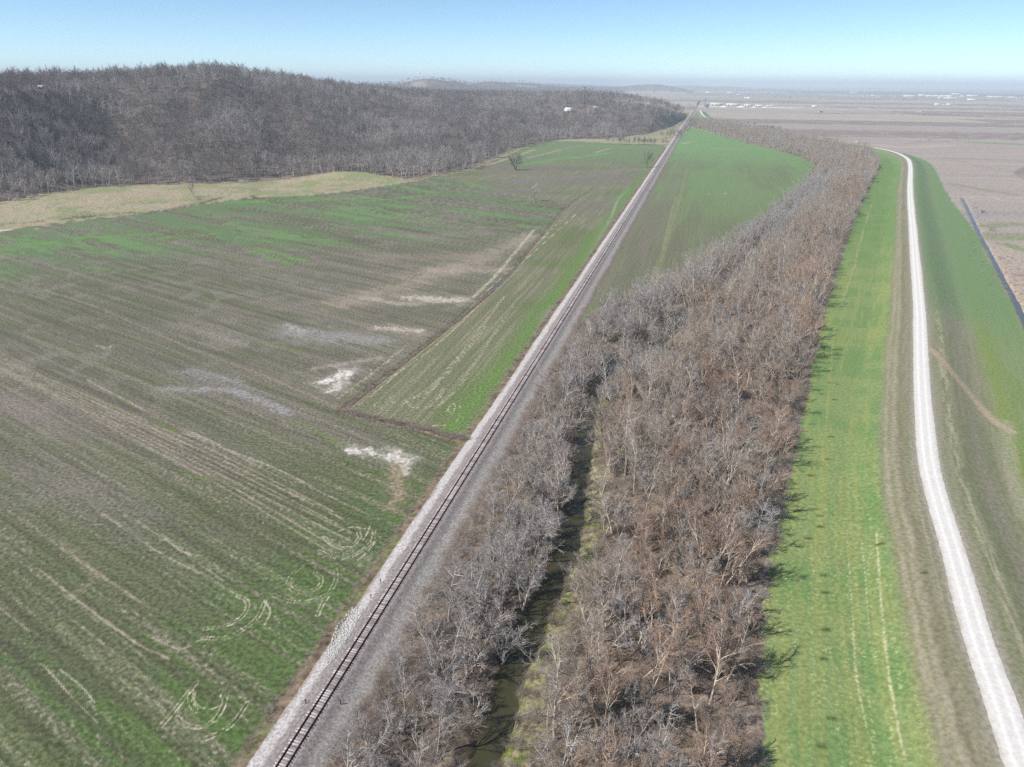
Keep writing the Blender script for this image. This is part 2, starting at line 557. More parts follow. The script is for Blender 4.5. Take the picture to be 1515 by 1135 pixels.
def stroke(pts, w, c, k=1.0, pair=0.0, z=0.0, soft=0.6, grain=0.5, gs=1.0, zones=None, smooth_n=5, aniso=None, seed=3):
    """a worn line or patch lying on the land: w metres wide, ragged by noise"""
    p = catmull(PA(pts, z), smooth_n) if len(pts) > 2 else PA(pts, z)
    lo, hi = p.min(0) - w - pair - 2, p.max(0) + w + pair + 2
    s = np.where((VX > lo[0]) & (VX < hi[0]) & (VY > lo[1]) & (VY < hi[1]))[0]
    if zones is not None: s = s[np.isin(VZONE[s], zones)]
    if not len(s): return
    d, _, _ = dist_poly(VX[s], VY[s], p)
    if pair: d = np.abs(d - pair / 2)
    if aniso is not None:
        u, v = coord(aniso, VX[s], VY[s])
        n = 0.5 * fbm(u / (9 * gs), v / (0.8 * gs), 3, seed) + 0.5 * fbm(VX[s] / (1.1 * gs), VY[s] / (1.1 * gs), 3, seed + 1)
    else:
        n = fbm(VX[s] / (0.9 * gs), VY[s] / (0.9 * gs), 3, seed)
    m = 1 - sm((1 - soft) * w / 2, w / 2, d)
    m = m * (1 - grain) + grain * sm(0.70, 0.42, n + (1 - m) * 0.45) * (m > 0)
    blend(s, np.clip(m * k, 0, 1), c)


# plain: ploughed river bottom, far fields in strips
s = np.where((VZONE == 0))[0]
X, Y = VX[s], VY[s]
C[s] = lin((166, 154, 143))
u, v = coord(field_dir((1180, 260), (1515, 268)), X, Y)
strip = np.floor(v / 260 + 0.6 * vnoise(u / 2500, v / 2500, 8)) + 100 * np.floor(u / 1400 + vnoise(v / 900, v * 0 + 1, 9))
hsh = hash2(strip, strip * 0 + 7, 11)
blend(s, (hsh > 0.55) * sm(700, 1100, rad[s]) * 0.75, (132, 115, 110))
blend(s, ((hsh < 0.18)) * sm(900, 1500, rad[s]) * 0.7, (182, 165, 148))
blend(s, ((hsh > 0.32) & (hsh < 0.40)) * sm(1400, 2000, rad[s]) * 0.6, (128, 138, 108))
blend(s, sm(0.45, 0.7, fbm(u / 400, v / 25, 4, 14)) * 0.35, (156, 144, 136))
blend(s, sm(0.5, 0.75, fbm(u / 200, v / 8, 3, 15)) * 0.25, (196, 184, 170))
blend(s, sm(9000, 11000, rad[s] + 2500 * (fbm(X / 2500, Y / 2500, 3, 17) - 0.5)) * (fbm(X / 3000, Y / 1200, 3, 18) > 0.42) * 0.85, (74, 72, 66))
# land right of the ditch: dry tan and dull green patches
mr = (SD[s] > 20) & (rad[s] < 1000)
blend(s, mr * sm(640, 520, rad[s]) * (0.55 + 0.45 * fbm(X / 6, Y / 6, 3, 51)), (176, 158, 140))
# hills under the wood
s = np.where(VZONE == 5)[0]
C[s] = lin((122, 108, 100))
blend(s, sm(0.4, 0.65, fbm(VX[s] / 14, VY[s] / 14, 4, 31)), (90, 82, 80))
blend(s, sm(0.55, 0.7, fbm(VX[s] / 30, VY[s] / 30, 3, 33)) * 0.3, (130, 114, 104))
for a_, r_q, w_q in ((620, 5000, 62), (778, 6450, 90)):
    qx, qy = at_az(a_, r_q); blend(s, sm(w_q + 30, w_q - 20, np.hypot(VX[s] - qx, VY[s] - qy)), (160, 150, 138))
# meadow
s = np.where(VZONE == 6)[0]
C[s] = lin((166, 157, 130))
blend(s, sm(0.42, 0.62, fbm(VX[s] / 22, VY[s] / 22, 4, 41)) * 0.8, (136, 144, 98))
blend(s, sm(0.5, 0.7, fbm(VX[s] / 16, VY[s] / 16, 3, 43)) * 0.7, (176, 156, 130))
blend(s, sm(0.5, 0.8, fbm(VX[s] / 2.5, VY[s] / 2.5, 3, 44)) * 0.4, (128, 122, 96))
lr6 = (VX[s] - RAIL0[0]) * RN[0] + (VY[s] - RAIL0[1]) * RN[1]
blend(s, (lr6 > -16) * (rad[s] < 1300) * 1.0, (136, 119, 100))
blend(s, (lr6 > -16) * (rad[s] < 1300) * sm(0.52, 0.62, fbm(VX[s] / 7, VY[s] / 7, 4, 45)) * 0.7, (112, 122, 76))
blend(s, (lr6 > -16) * (rad[s] < 1300) * sm(0.55, 0.66, fbm(VX[s] / 3, VY[s] / 3, 4, 46)) * 0.6, (96, 84, 70))
# floor of the tree belt
s = np.where(VZONE == 4)[0]
C[s] = lin((136, 122, 110))
blend(s, sm(0.4, 0.62, fbm(VX[s] / 5, VY[s] / 5, 4, 61)), (92, 82, 72))
blend(s, sm(0.5, 0.68, fbm(VX[s] / 9, VY[s] / 9, 4, 63)) * 0.8, (150, 132, 112))
cd, csd, _ = dist_poly(VX[s], VY[s], CREEK)
nb = fbm(VX[s] / 3, VY[s] / 3, 3, 65)
blend(s, (csd > 0) * sm(10, 4.5, cd + 3 * (nb - 0.5)) * 0.9, (148, 142, 106))
blend(s, (csd > 0) * sm(9, 5, cd) * sm(0.5, 0.65, nb), (112, 122, 66))
blend(s, sm(3.4, 2.2, cd), (84, 78, 60))
# right field, rows parallel to the railway
s = np.where(VZONE == 2)[0]
X, Y = VX[s], VY[s]
u, v = coord(RD, X, Y)
C[s] = lin((114, 122, 90))
blend(s, sm(0.35, 0.65, fbm(u / 120, v / 12, 3, 71)), (112, 112, 88))
blend(s, sm(0.45, 0.65, fbm(u / 70, v / 1.4, 3, 72)) * 0.35, (132, 128, 104))
blend(s, sm(0.5, 0.7, fbm(u / 60, v / 0.8, 2, 73)) * 0.3, (84, 108, 62))
blend(s, sm(-16, -26, np.abs(0 * v) - (v - float(np.dot(P(1017, 250), RN)))) * 0.0, (120, 110, 98))
q = sm(900, 1350, rad[s] + 160 * (fbm(X / 90, Y / 60, 3, 75) - 0.5))
blend(s, q * 0.8, (118, 156, 98))
blend(s, (0.45 + 0.55 * sm(0.42, 0.6, fbm(u / 150, v / 16, 4, 76))) * sm(450, 800, rad[s]) * 0.6, (118, 146, 92))
lr = (X - RAIL0[0]) * RN[0] + (Y - RAIL0[1]) * RN[1]
blend(s, sm(48, 20, lr) * sm(1250, 900, rad[s]) * 0.6 * sm(0.3, 0.6, fbm(u / 80, v / 3, 3, 77)), (124, 114, 102))
blend(s, sm(0.45, 0.6, fbm(X / 12, Y / 12, 3, 78)) * sm(350, 270, rad[s]) * 0.9, (104, 148, 50))

# left field
s = np.where(VZONE == 1)[0]
X, Y = VX[s], VY[s]
u, v = coord(UA, X, Y)
ur, vr = coord(RD, X, Y)
divl = PA([(505, 608), (620, 518), (750, 410), (842, 304), (773, 291), (684, 268), (640, 262), (600, 255)])
REGB = np.vstack([divl, PA([(760, 200), (1000, 195), (1000, 214)]), PA([(708, 652), (620, 636), (560, 622)])])
isB = in_poly(X, Y, REGB)
lr = (X - RAIL0[0]) * RN[0] + (Y - RAIL0[1]) * RN[1]
mac = fbm(X / 55, Y / 55, 4, 81)
sA = fbm(u / 60, v / 1.3, 4, 82)
sA2 = fbm(u / 16, v / 0.45, 3, 83)
sB = fbm(ur / 70, vr / 1.3, 4, 84)
fine = fbm(X / 0.7, Y / 0.7, 3, 85)
fsp = vnoise(u / 0.9, v / 0.28, 86)
C[s] = lin((126, 120, 105))
veg = 0.42 + 1.0 * (mac - 0.5) + 0.7 * (sA - 0.5)
veg = veg + 0.30 * sm(230, 110, rad[s]) + 0.35 * sm(-45, -14, lr) * sm(420, 200, rad[s])
veg = np.clip(veg, 0, 1)
blend(s, sm(0.2, 0.8, veg) * 0.85, (90, 100, 68))
blend(s, sm(0.62, 1.0, veg + 0.5 * (fine - 0.5)) * 0.7, (88, 115, 58))
mauve = sm(170, 240, rad[s]) * sm(430, 330, rad[s]) * (~isB) * sm(-20, -70, X)
blend(s, mauve * 0.3, (122, 110, 104))
# furrow lines and crop residue
blend(s, (~isB) * sm(0.47, 0.60, fbm(u / 160, v / 5.0, 4, 181)) * 0.5, (100, 108, 72))
blend(s, (~isB) * sm(0.52, 0.60, fbm(u / 120, v / 1.6, 3, 182)) * 0.4, (86, 84, 66))
blend(s, (~isB) * sm(0.56, 0.64, fbm(u / 90, v / 1.1, 3, 183)) * 0.4 * sm(130, 260, rad[s]), (152, 144, 126))
blend(s, (~isB) * sm(0.58, 0.70, fbm(X / 9, Y / 9, 5, 184)) * 0.4 * sm(180, 300, rad[s]), (146, 140, 128))
blend(s, (~isB) * sm(0.52, 0.66, sA) * 0.3, (132, 124, 108))
blend(s, (~isB) * sm(0.54, 0.40, sA2) * 0.28, (72, 74, 56))
blend(s, (~isB) * sm(0.78, 0.98, fsp * 0.7 + 0.5 * sA) * 0.5 * sm(330, 180, rad[s]), (176, 166, 146))
blend(s, sm(0.64, 0.76, fine * 0.6 + sA * 0.4) * 0.5 * sm(300, 150, rad[s]), (160, 152, 136))
bb = np.where(isB)[0]
sb = s[bb]
C[sb] = lin((116, 118, 90))
blend(sb, sm(0.4, 0.62, sB[bb]) * 0.55, (128, 122, 102))
blend(sb, sm(0.5, 0.7, fbm(ur[bb] / 40, vr[bb] / 0.8, 3, 87)) * 0.45, (156, 150, 122))
blend(sb, sm(0.45, 0.7, mac[bb]) * 0.5, (96, 112, 62))
blend(sb, sm(560, 640, rad[sb]) * sm(0.35, 0.55, fbm(X[bb] / 60, Y[bb] / 40, 3, 88)) * 0.5, (122, 112, 106))
blend(sb, sm(-24, -13, lr[bb] + 6 * (mac[bb] - 0.5)) * 0.8, (108, 130, 76))
blend(sb, sm(900, 1150, rad[sb]) * 0.7, (112, 134, 88))
# far part of the main field: greener towards the track
gg = sm(440, 530, rad[s] + 60 * (mac - 0.5)) * (~isB)
gn1 = 0.6 * fbm(u / 110, v / 12, 5, 89) + 0.4 * fbm(u / 20, v / 4, 4, 189)
blend(s, gg * sm(0.44, 0.58, gn1) * 0.75, (104, 128, 84))
gn2 = 0.55 * fbm(u / 90, v / 16, 5, 90) + 0.45 * fbm(u / 12, v / 3, 4, 190)
blend(s, gg * sm(0.53, 0.62, gn2 - 0.06 * sm(560, 640, rad[s])) * 0.75, (112, 144, 88))
blend(s, sm(-9.5, -7.5, lr) * 0.8, (136, 122, 106))

Zf = [1]
for a, b, w in (((120, 352), (235, 346), 16), ((235, 352), (320, 346), 18), ((30, 366), (80, 358), 12), ((385, 368), (450, 386), 11), ((520, 300), (640, 288), 14), ((340, 300), (560, 292), 22), ((130, 395), (170, 400), 8), ((370, 372), (430, 390), 9)):
    stroke([a, b], w * 1.2, (104, 150, 72), 0.85, zones=Zf, gs=2, soft=1.0, aniso=UA, grain=0.9)
for pts, w, c, k in (([(500, 450), (620, 415), (790, 350)], 50, (162, 149, 132), 0.75), ([(520, 440), (600, 450), (690, 440)], 16, (186, 172, 156), 0.6), ([(620, 350), (720, 345)], 40, (142, 130, 122), 0.5), ([(420, 490), (560, 500)], 22, (142, 136, 130), 0.6), ([(20, 600), (120, 640)], 30, (126, 116, 110), 0.5), ([(60, 700), (220, 760)], 22, (126, 120, 110), 0.4)):
    stroke(pts, w, c, k, zones=Zf, soft=1.0, grain=0.7, gs=2.5, aniso=UA)
for a, b, w in (((380, 505), (445, 520), 3.2), ((228, 620), (262, 640), 2.2), ((430, 620), (520, 662), 2.6), ((270, 700), (310, 712), 2), ((175, 590), (200, 600), 1.6), ((170, 575), (190, 582), 2), ((300, 440), (320, 448), 3)):
    stroke([a, b], w * 1.7, (112, 130, 62), 0.7, zones=Zf, aniso=UA, soft=1.0, grain=0.8)
# grey and white bare patches
for pts, w, c, k in (([(520, 665), (560, 672), (600, 682)], 5.0, (214, 206, 196), 1.0), ([(585, 668), (600, 700)], 3.2, (206, 196, 186), 0.9), ([(585, 690), (590, 730), (578, 750)], 5, (158, 140, 118), 0.8),
                     ([(478, 565), (500, 560), (512, 550)], 6, (224, 216, 206), 1.0), ([(490, 580), (500, 570)], 5, (206, 198, 188), 0.9), ([(470, 545), (560, 530)], 5, (170, 158, 148), 0.6),
                     ([(430, 492), (500, 500), (560, 505)], 13, (152, 148, 142), 0.8), ([(420, 480), (450, 490)], 5, (176, 170, 164), 0.8), ([(560, 485), (620, 490)], 6, (196, 182, 164), 0.85),
                     ([(600, 440), (680, 445)], 10, (200, 188, 170), 0.85), ([(640, 400), (740, 400)], 18, (172, 156, 144), 0.7), ([(560, 380), (700, 380)], 20, (146, 130, 120), 0.6),
                     ([(280, 550), (350, 565)], 8, (146, 142, 138), 0.75), ([(300, 575), (350, 580), (400, 600), (425, 612)], 5, (158, 154, 152), 0.8), ([(240, 575), (290, 578)], 5, (150, 146, 142), 0.7),
                     ([(270, 480), (360, 510)], 9, (148, 140, 130), 0.6), ([(0, 590), (60, 610)], 10, (138, 126, 120), 0.7), ([(40, 740), (140, 720)], 6, (128, 122, 114), 0.5)):
    stroke(pts, w * 4.0, c, k * 0.3, zones=Zf, soft=1.0, grain=0.8, gs=3.0, aniso=UA)
    stroke(pts, w * 1.9, c, k * 0.9, zones=Zf, soft=1.0, grain=0.97, gs=1.5)
    stroke(pts, w * 1.2, c, k * 0.5, zones=Zf, aniso=UA, soft=1.0, grain=0.9, gs=1.0, seed=9)
# pale tracks of the drill across the main field
for k in range(7):
    y0, y1 = 527 + k * 4.0, 757 + k * 10.5
    x1 = 520 + 6 * math.sin(k * 2.1) - abs(k - 3) * 9
    for dy in (0.0,):
        stroke([(-60, y0 - 28), (60, y0 + 28), (300, y0 + 28 + (y1 - y0 - 28) * 0.52), (x1, y1)], 0.85 + 0.25 * math.sin(k * 1.7), (176, 162, 140), 0.75, zones=Zf, soft=0.8, grain=0.75, seed=k, aniso=UA)
for pts, w, c, k in (([(0, 412), (100, 440), (170, 466), (280, 515)], 2.2, (158, 150, 122), 0.75), ([(280, 515), (400, 560), (480, 595), (505, 606)], 2.6, (150, 138, 112), 0.8),
                     ([(130, 563), (240, 620), (325, 658)], 1.1, (186, 174, 154), 0.9), ([(270, 640), (400, 690), (500, 740)], 1.0, (190, 180, 160), 0.9), ([(330, 662), (440, 720)], 0.8, (172, 162, 142), 0.7),
                     ([(0, 470), (130, 510), (300, 575), (480, 650)], 1.0, (86, 82, 66), 0.6), ([(0, 395), (200, 440), (470, 530)], 1.4, (92, 86, 74), 0.5),
                     ([(150, 760), (240, 820), (300, 850), (352, 882)], 0.8, (184, 174, 150), 0.8), ([(60, 845), (130, 900), (200, 950), (250, 975)], 0.9, (184, 172, 150), 0.8), ([(90, 810), (160, 860), (230, 905)], 1.2, (174, 160, 138), 0.75),
                     ([(200, 770), (270, 815), (330, 860)], 0.6, (180, 170, 148), 0.7), ([(0, 900), (45, 935)], 0.5, (184, 172, 150), 0.8), ([(65, 985), (110, 1035), (145, 1070)], 0.4, (190, 180, 160), 0.8), ([(88, 990), (120, 1015), (140, 1040)], 0.5, (192, 182, 162), 0.8),
                     ([(90, 800), (140, 850), (110, 880)], 3.5, (150, 140, 116), 0.5), ([(220, 940), (265, 960), (300, 945)], 0.8, (180, 170, 150), 0.8), ([(240, 790), (262, 812), (280, 820)], 0.9, (186, 176, 156), 0.7),
                     ([(-20, 690), (100, 700), (220, 760)], 0.7, (130, 120, 108), 0.6), ([(-20, 620), (120, 660), (300, 730)], 0.7, (134, 124, 112), 0.6)):
    stroke(pts, w * 1.3, c, k * 0.8, zones=Zf, soft=0.9, grain=0.85, aniso=UA)
# loops left by machines turning
for pts, w in (([(352, 882), (364, 888), (366, 900), (355, 915), (330, 927), (303, 930)], 0.6), ([(300, 944), (330, 944), (352, 936), (380, 915), (392, 890)], 0.5), ([(391, 925), (400, 905), (392, 890)], 0.9),
               ([(466, 848), (475, 855), (472, 868), (455, 876), (436, 875), (428, 867)], 0.5), ([(402, 880), (430, 890), (460, 889), (485, 878), (497, 858), (496, 843)], 0.4), ([(424, 868), (432, 850), (448, 838)], 0.25),
               ([(486, 880), (476, 896), (470, 910)], 0.6), ([(290, 1023), (287, 1035), (296, 1046), (312, 1049), (326, 1044)], 0.65), ([(283, 1022), (281, 1038), (290, 1052)], 0.35),
               ([(262, 1062), (275, 1073), (300, 1075), (320, 1062), (332, 1040), (330, 1028)], 0.55), ([(335, 1028), (330, 1046), (318, 1066)], 0.3), ([(290, 1010), (272, 1033), (255, 1055), (235, 1078)], 0.5), ([(300, 1094), (318, 1088), (345, 1070), (366, 1040)], 0.4),
               ([(480, 795), (490, 805), (505, 811), (522, 806), (532, 795), (530, 788)], 0.6), ([(472, 815), (490, 823), (512, 826), (535, 815), (551, 800), (553, 785)], 0.5), ([(528, 830), (545, 815), (556, 800)], 0.8), ([(500, 786), (520, 780), (540, 782)], 0.9),
               ([(536, 800), (544, 788), (548, 776)], 0.7), ([(540, 565), (548, 553), (545, 543), (535, 536)], 0.4), ([(555, 600), (570, 604), (582, 596), (575, 588)], 0.5), ([(600, 592), (612, 602), (632, 602), (648, 590), (655, 575)], 0.6),
               ([(660, 610), (668, 598), (674, 600), (668, 612), (662, 604)], 0.9), ([(590, 600), (610, 590), (650, 560), (700, 500), (745, 440)], 0.6), ([(605, 590), (640, 575), (690, 520), (720, 480)], 0.5), ([(560, 570), (620, 530), (680, 480), (760, 400), (860, 310)], 1.0),
               ([(650, 600), (680, 570), (720, 510), (760, 450)], 0.5), ([(640, 630), (665, 628), (678, 620), (680, 600)], 0.7), ([(140, 508), (155, 516), (168, 510)], 0.6),
               ([(530, 600), (580, 560), (640, 505), (700, 450), (780, 375), (840, 315)], 0.8), ([(500, 590), (560, 545), (600, 512)], 0.6), ([(700, 440), (740, 400), (790, 340)], 3.0)):
    stroke(pts, w * (0.8 if w < 2 else 1.3), (194, 186, 158), 0.85, pair=(0.75 if w < 0.65 else 0.0), zones=Zf, soft=0.8, grain=0.8, gs=0.8)
# wet grey swale near the railway, ditch weeds, dark track ruts
stroke([(790, 500), (808, 465), (838, 435), (860, 400), (880, 360), (905, 320), (914, 296), (925, 285)], 3.0, (146, 136, 124), 0.8, zones=Zf, grain=0.5)
stroke([(885, 355), (905, 320), (914, 296), (930, 280)], 3.2, (152, 160, 140), 0.8, zones=Zf)
stroke([(800, 470), (812, 455)], 5.0, (142, 130, 120), 0.8, zones=Zf)
stroke([(640, 640), (700, 590), (760, 515), (790, 500)], 2.0, (112, 110, 88), 0.5, zones=Zf)
stroke([(660, 640), (720, 570), (790, 480), (850, 400), (900, 330), (940, 275)], 5.0, (106, 136, 70), 0.7, zones=Zf, gs=2)
stroke([(505, 608), (560, 565), (620, 518), (690, 462), (750, 410), (800, 350), (842, 304)], 5.0, (142, 126, 104), 0.8, zones=Zf, grain=0.6)
stroke([(505, 608), (560, 565), (620, 518), (690, 462), (750, 410), (800, 350), (842, 304)], 1.3, (84, 72, 60), 0.9, zones=Zf, grain=0.4)
stroke([(725, 430), (760, 402), (785, 380)], 1.2, (110, 112, 130), 0.8, zones=Zf, grain=0.3)
stroke([(505, 608), (560, 622), (620, 635), (690, 655)], 3.6, (160, 134, 106), 0.95, zones=Zf, grain=0.5)
stroke([(505, 604), (560, 617), (620, 628), (690, 645)], 1.2, (112, 98, 84), 0.8, zones=Zf, grain=0.5)
stroke([(470, 640), (520, 690), (560, 700)], 3, (84, 104, 52), 0.4, zones=Zf)
stroke([(842, 304), (773, 291), (684, 268)], 5, (134, 142, 92), 0.8, zones=Zf, gs=3)
stroke([(842, 304), (800, 296), (790, 296)], 8, (98, 92, 78), 0.6, zones=Zf, gs=3)
for a, b, w, c in (((600, 268), (700, 252), 14, (168, 154, 134)), ((720, 245), (790, 222), 12, (176, 160, 142)), ((770, 244), (850, 232), 20, (88, 160, 84)), ((850, 234), (900, 226), 22, (94, 160, 90)), ((780, 234), (830, 222), 8, (182, 166, 146)), ((880, 226), (905, 219), 8, (176, 162, 140)),
                   ((820, 222), (860, 216), 14, (148, 132, 122)), ((760, 268), (850, 262), 40, (128, 120, 116)), ((720, 285), (800, 280), 30, (124, 116, 112)), ((880, 240), (950, 235), 30, (112, 124, 96)), ((560, 268), (640, 285), 16, (110, 146, 88)), ((640, 262), (720, 262), 18, (126, 130, 104)), ((860, 216), (960, 219), 26, (104, 150, 92)), ((905, 300), (930, 280), 10, (104, 140, 80)), ((860, 262), (930, 250), 26, (128, 122, 112)), ((930, 252), (965, 250), 8, (160, 150, 134)), ((945, 270), (965, 255), 12, (100, 140, 76))):
    stroke([a, b], w, c, 0.7, zones=Zf, gs=6, aniso=RD, grain=0.6)
stroke([(380, 291), (440, 290), (510, 283), (600, 270), (640, 262)], 3.0, (184, 168, 140), 0.9, zones=[1, 6, 5], grain=0.2)
stroke([(0, 341), (60, 335), (120, 326), (230, 314), (300, 302), (380, 292)], 3.0, (176, 168, 146), 0.8, zones=[1, 6], grain=0.3)
stroke([(-100, 345), (0, 341), (55, 338)], 3.5, (212, 208, 196), 0.9, zones=[1, 6], grain=0.2)
stroke([(200, 318), (250, 312), (300, 300), (330, 292)], 7, (112, 98, 84), 0.8, zones=[1, 6], gs=3)
stroke([(430, 296), (500, 288)], 4, (130, 118, 96), 0.5, zones=[1, 6], gs=3)
stroke([(360, 270), (410, 266), (450, 262)], 22, (108, 94, 88), 0.8, zones=[6, 5], gs=3)
stroke([(180, 300), (250, 290)], 30, (176, 152, 126), 0.6, zones=[6], gs=4)
stroke([(320, 284), (420, 280), (560, 275)], 14, (178, 160, 134), 0.6, zones=[6], gs=4)
stroke([(440, 275), (520, 262), (560, 266)], 22, (146, 154, 104), 0.7, zones=[6], gs=4)
stroke([(600, 268), (660, 254), (720, 238), (760, 220)], 14, (150, 128, 116), 0.8, zones=[5, 6, 1], gs=4)
stroke([(940, 210), (985, 205)], 30, (132, 140, 104), 0.8, zones=[5, 6], gs=4)
stroke([(985, 186), (1005, 184), (995, 193), (975, 200)], 40, (150, 144, 116), 0.9, zones=[5, 6], gs=4)
stroke([(1022, 188), (1050, 195), (1090, 206), (1140, 218), (1180, 226), (1204, 236)], 4.5, (186, 172, 152), 0.95, zones=[2, 4], grain=0.2)
Zr = [2]
stroke([(1017, 250), (1008, 285), (998, 320), (985, 365), (965, 420)], 4.5, (134, 138, 94), 0.7, zones=Zr, gs=3)
stroke([(1000, 290), (990, 330), (980, 370)], 3, (150, 144, 120), 0.5, zones=Zr, gs=3)
stroke([(1045, 287), (1090, 286)], 2.2, (168, 168, 132), 0.6, zones=Zr, gs=2)
stroke([(1050, 219), (1100, 221)], 8, (158, 166, 132), 0.6, zones=Zr, gs=4)
stroke([(1010, 213), (1020, 210)], 18, (168, 172, 140), 0.5, zones=Zr, gs=5)

# ---- levee: bands that follow the gravel road
s = np.where((VZONE == 3))[0]
d, sd, al = dist_poly(VX[s], VY[s], ROADC)
X, Y = VX[s], VY[s]
bn = fbm(al / 30, sd / 1.1, 3, 91)
b2 = fbm(al / 6, sd / 0.5, 3, 92)
mc = fbm(X / 14, Y / 14, 4, 93)
C[s] = lin((130, 148, 94))
blend(s, sm(0.42, 0.6, mc) * 0.8, (110, 140, 84))
blend(s, sm(0.48, 0.64, bn) * 0.55, (148, 154, 92))
blend(s, sm(0.5, 0.7, fbm(X / 3, Y / 3, 3, 94)) * 0.4, (132, 142, 88))
blend(s, sm(0.66, 0.8, vnoise(X / 0.35, Y / 0.35, 95)) * sm(0.45, 0.6, b2) * 0.6 * sm(260, 140, rad[s]), (186, 190, 130))
w = sd + 1.6 * (mc - 0.5)
strip = sm(-13.5, -10.0, w) * (sd < 0)
blend(s, strip * (0.75 + 0.2 * bn), (146, 138, 116))
blend(s, strip * sm(0.42, 0.55, fbm(al / 12, sd / 0.8, 3, 96)) * 0.6, (124, 126, 92))
blend(s, (np.exp(-((w + 8.2) / 0.7) ** 2) + np.exp(-((w + 10.2) / 0.5) ** 2)) * 0.5 * (sd < 0), (168, 156, 138))
blend(s, np.exp(-((w + 6.6) / 0.8) ** 2) * 0.4 * (sd < 0), (120, 106, 94))
rt = (sd > 0)
blend(s, rt * (1 - sm(20, 26, sd + 3 * (mc - 0.5))) * 0.9, (144, 138, 114))
blend(s, rt * (1 - sm(20, 26, sd)) * sm(0.42, 0.6, bn) * 0.6, (120, 128, 90))
blend(s, rt * np.exp(-((sd - 7.5) / 1.3) ** 2) * sm(0.4, 0.6, b2) * 0.7 * sm(500, 350, rad[s]), (186, 180, 146))
blend(s, rt * np.exp(-((sd - 14.5) / 2.2) ** 2) * 0.45, (150, 140, 124))
blend(s, rt * sm(22, 30, sd) * 0.9, (128, 142, 98))
blend(s, rt * sm(22, 30, sd) * sm(0.5, 0.62, bn) * 0.6, (114, 138, 78))
blend(s, rt * np.exp(-((sd - 26) / 3) ** 2) * 0.5, (126, 138, 70))
blend(s, sm(330, 420, rad[s] + 30 * (mc - 0.5)) * 0.75 * rt, (112, 138, 96))
blend(s, sm(420, 600, rad[s]) * 0.5 * (sd < -10), (96, 132, 74))
blend(s, (rt & (sd > 40)) * sm(41, 46, sd + 4 * (mc - 0.5)) * 0.9, (172, 152, 132))
blend(s, sm(3.9, 2.9, d), (170, 164, 150))
blend(s, sm(6, 3.5, d) * 0.5, (148, 142, 124))
Zl = [3]
stroke([(1374, 520), (1385, 528), (1400, 542), (1425, 562), (1450, 585), (1475, 608), (1502, 624)], 4.6, (176, 158, 134), 0.95, z=3.5, zones=Zl + [0], grain=0.3)
stroke([(1490, 620), (1500, 700), (1515, 760)], 6.0, (170, 160, 140), 0.5, z=1, zones=Zl + [0])
# wheel marks of the mower down the green bank
for pts, w_, c in (([(1253, 780), (1258, 850), (1262, 900), (1270, 1000), (1285, 1080)], 0.35, (192, 196, 150)), ([(1295, 790), (1300, 860), (1306, 930), (1316, 1010), (1330, 1090), (1340, 1135)], 0.75, (204, 198, 158)), ([(1275, 800), (1281, 860), (1286, 930)], 0.35, (190, 192, 150)),
                   ([(1262, 930), (1268, 1000), (1280, 1060)], 0.5, (196, 196, 152)), ([(1235, 480), (1228, 560), (1222, 640)], 1.2, (162, 160, 96)), ([(1290, 300), (1275, 350), (1262, 400), (1245, 450)], 1.6, (168, 164, 112)), ([(1218, 640), (1215, 720), (1205, 820)], 1.4, (150, 160, 92)),
                   ([(1180, 840), (1185, 920), (1190, 1000), (1192, 1100)], 2.2, (138, 146, 92)), ([(1340, 640), (1350, 740), (1368, 830), (1390, 920)], 0.7, (168, 156, 138)), ([(1330, 850), (1345, 920), (1368, 1010), (1400, 1110)], 1.6, (158, 150, 122))):
    stroke(pts, w_, c, 0.75, z=0.6, zones=Zl, soft=0.8, grain=0.85, gs=0.55)
rng = np.random.default_rng(5)
for (a, b, w_) in ((1238, 530, 1.3), (1222, 548, 0.8), (1229, 565, 0.9), (1240, 567, 0.7), (1213, 582, 0.9), (1235, 590, 0.9), (1201, 626, 0.8), (1230, 645, 0.9), (1213, 660, 1.0), (1202, 659, 0.8), (1225, 678, 1.0), (1200, 702, 1.2), (1182, 755, 1.3), (1213, 778, 1.3), (1212, 762, 1.0), (1196, 795, 1.3), (1183, 807, 1.2), (1219, 850, 1.2), (1221, 875, 1.2), (1222, 930, 1.3), (1219, 973, 1.0), (1216, 1102, 1.3), (1230, 1060, 1.1), (1360, 870, 0.9), (1300, 812, 1.4)):
    stroke([(a - 3, b), (a + 4, b)], w_ * 1.5, (60, 78, 36), 0.85, z=0.3, zones=Zl, soft=0.9, grain=0.3, gs=0.5)
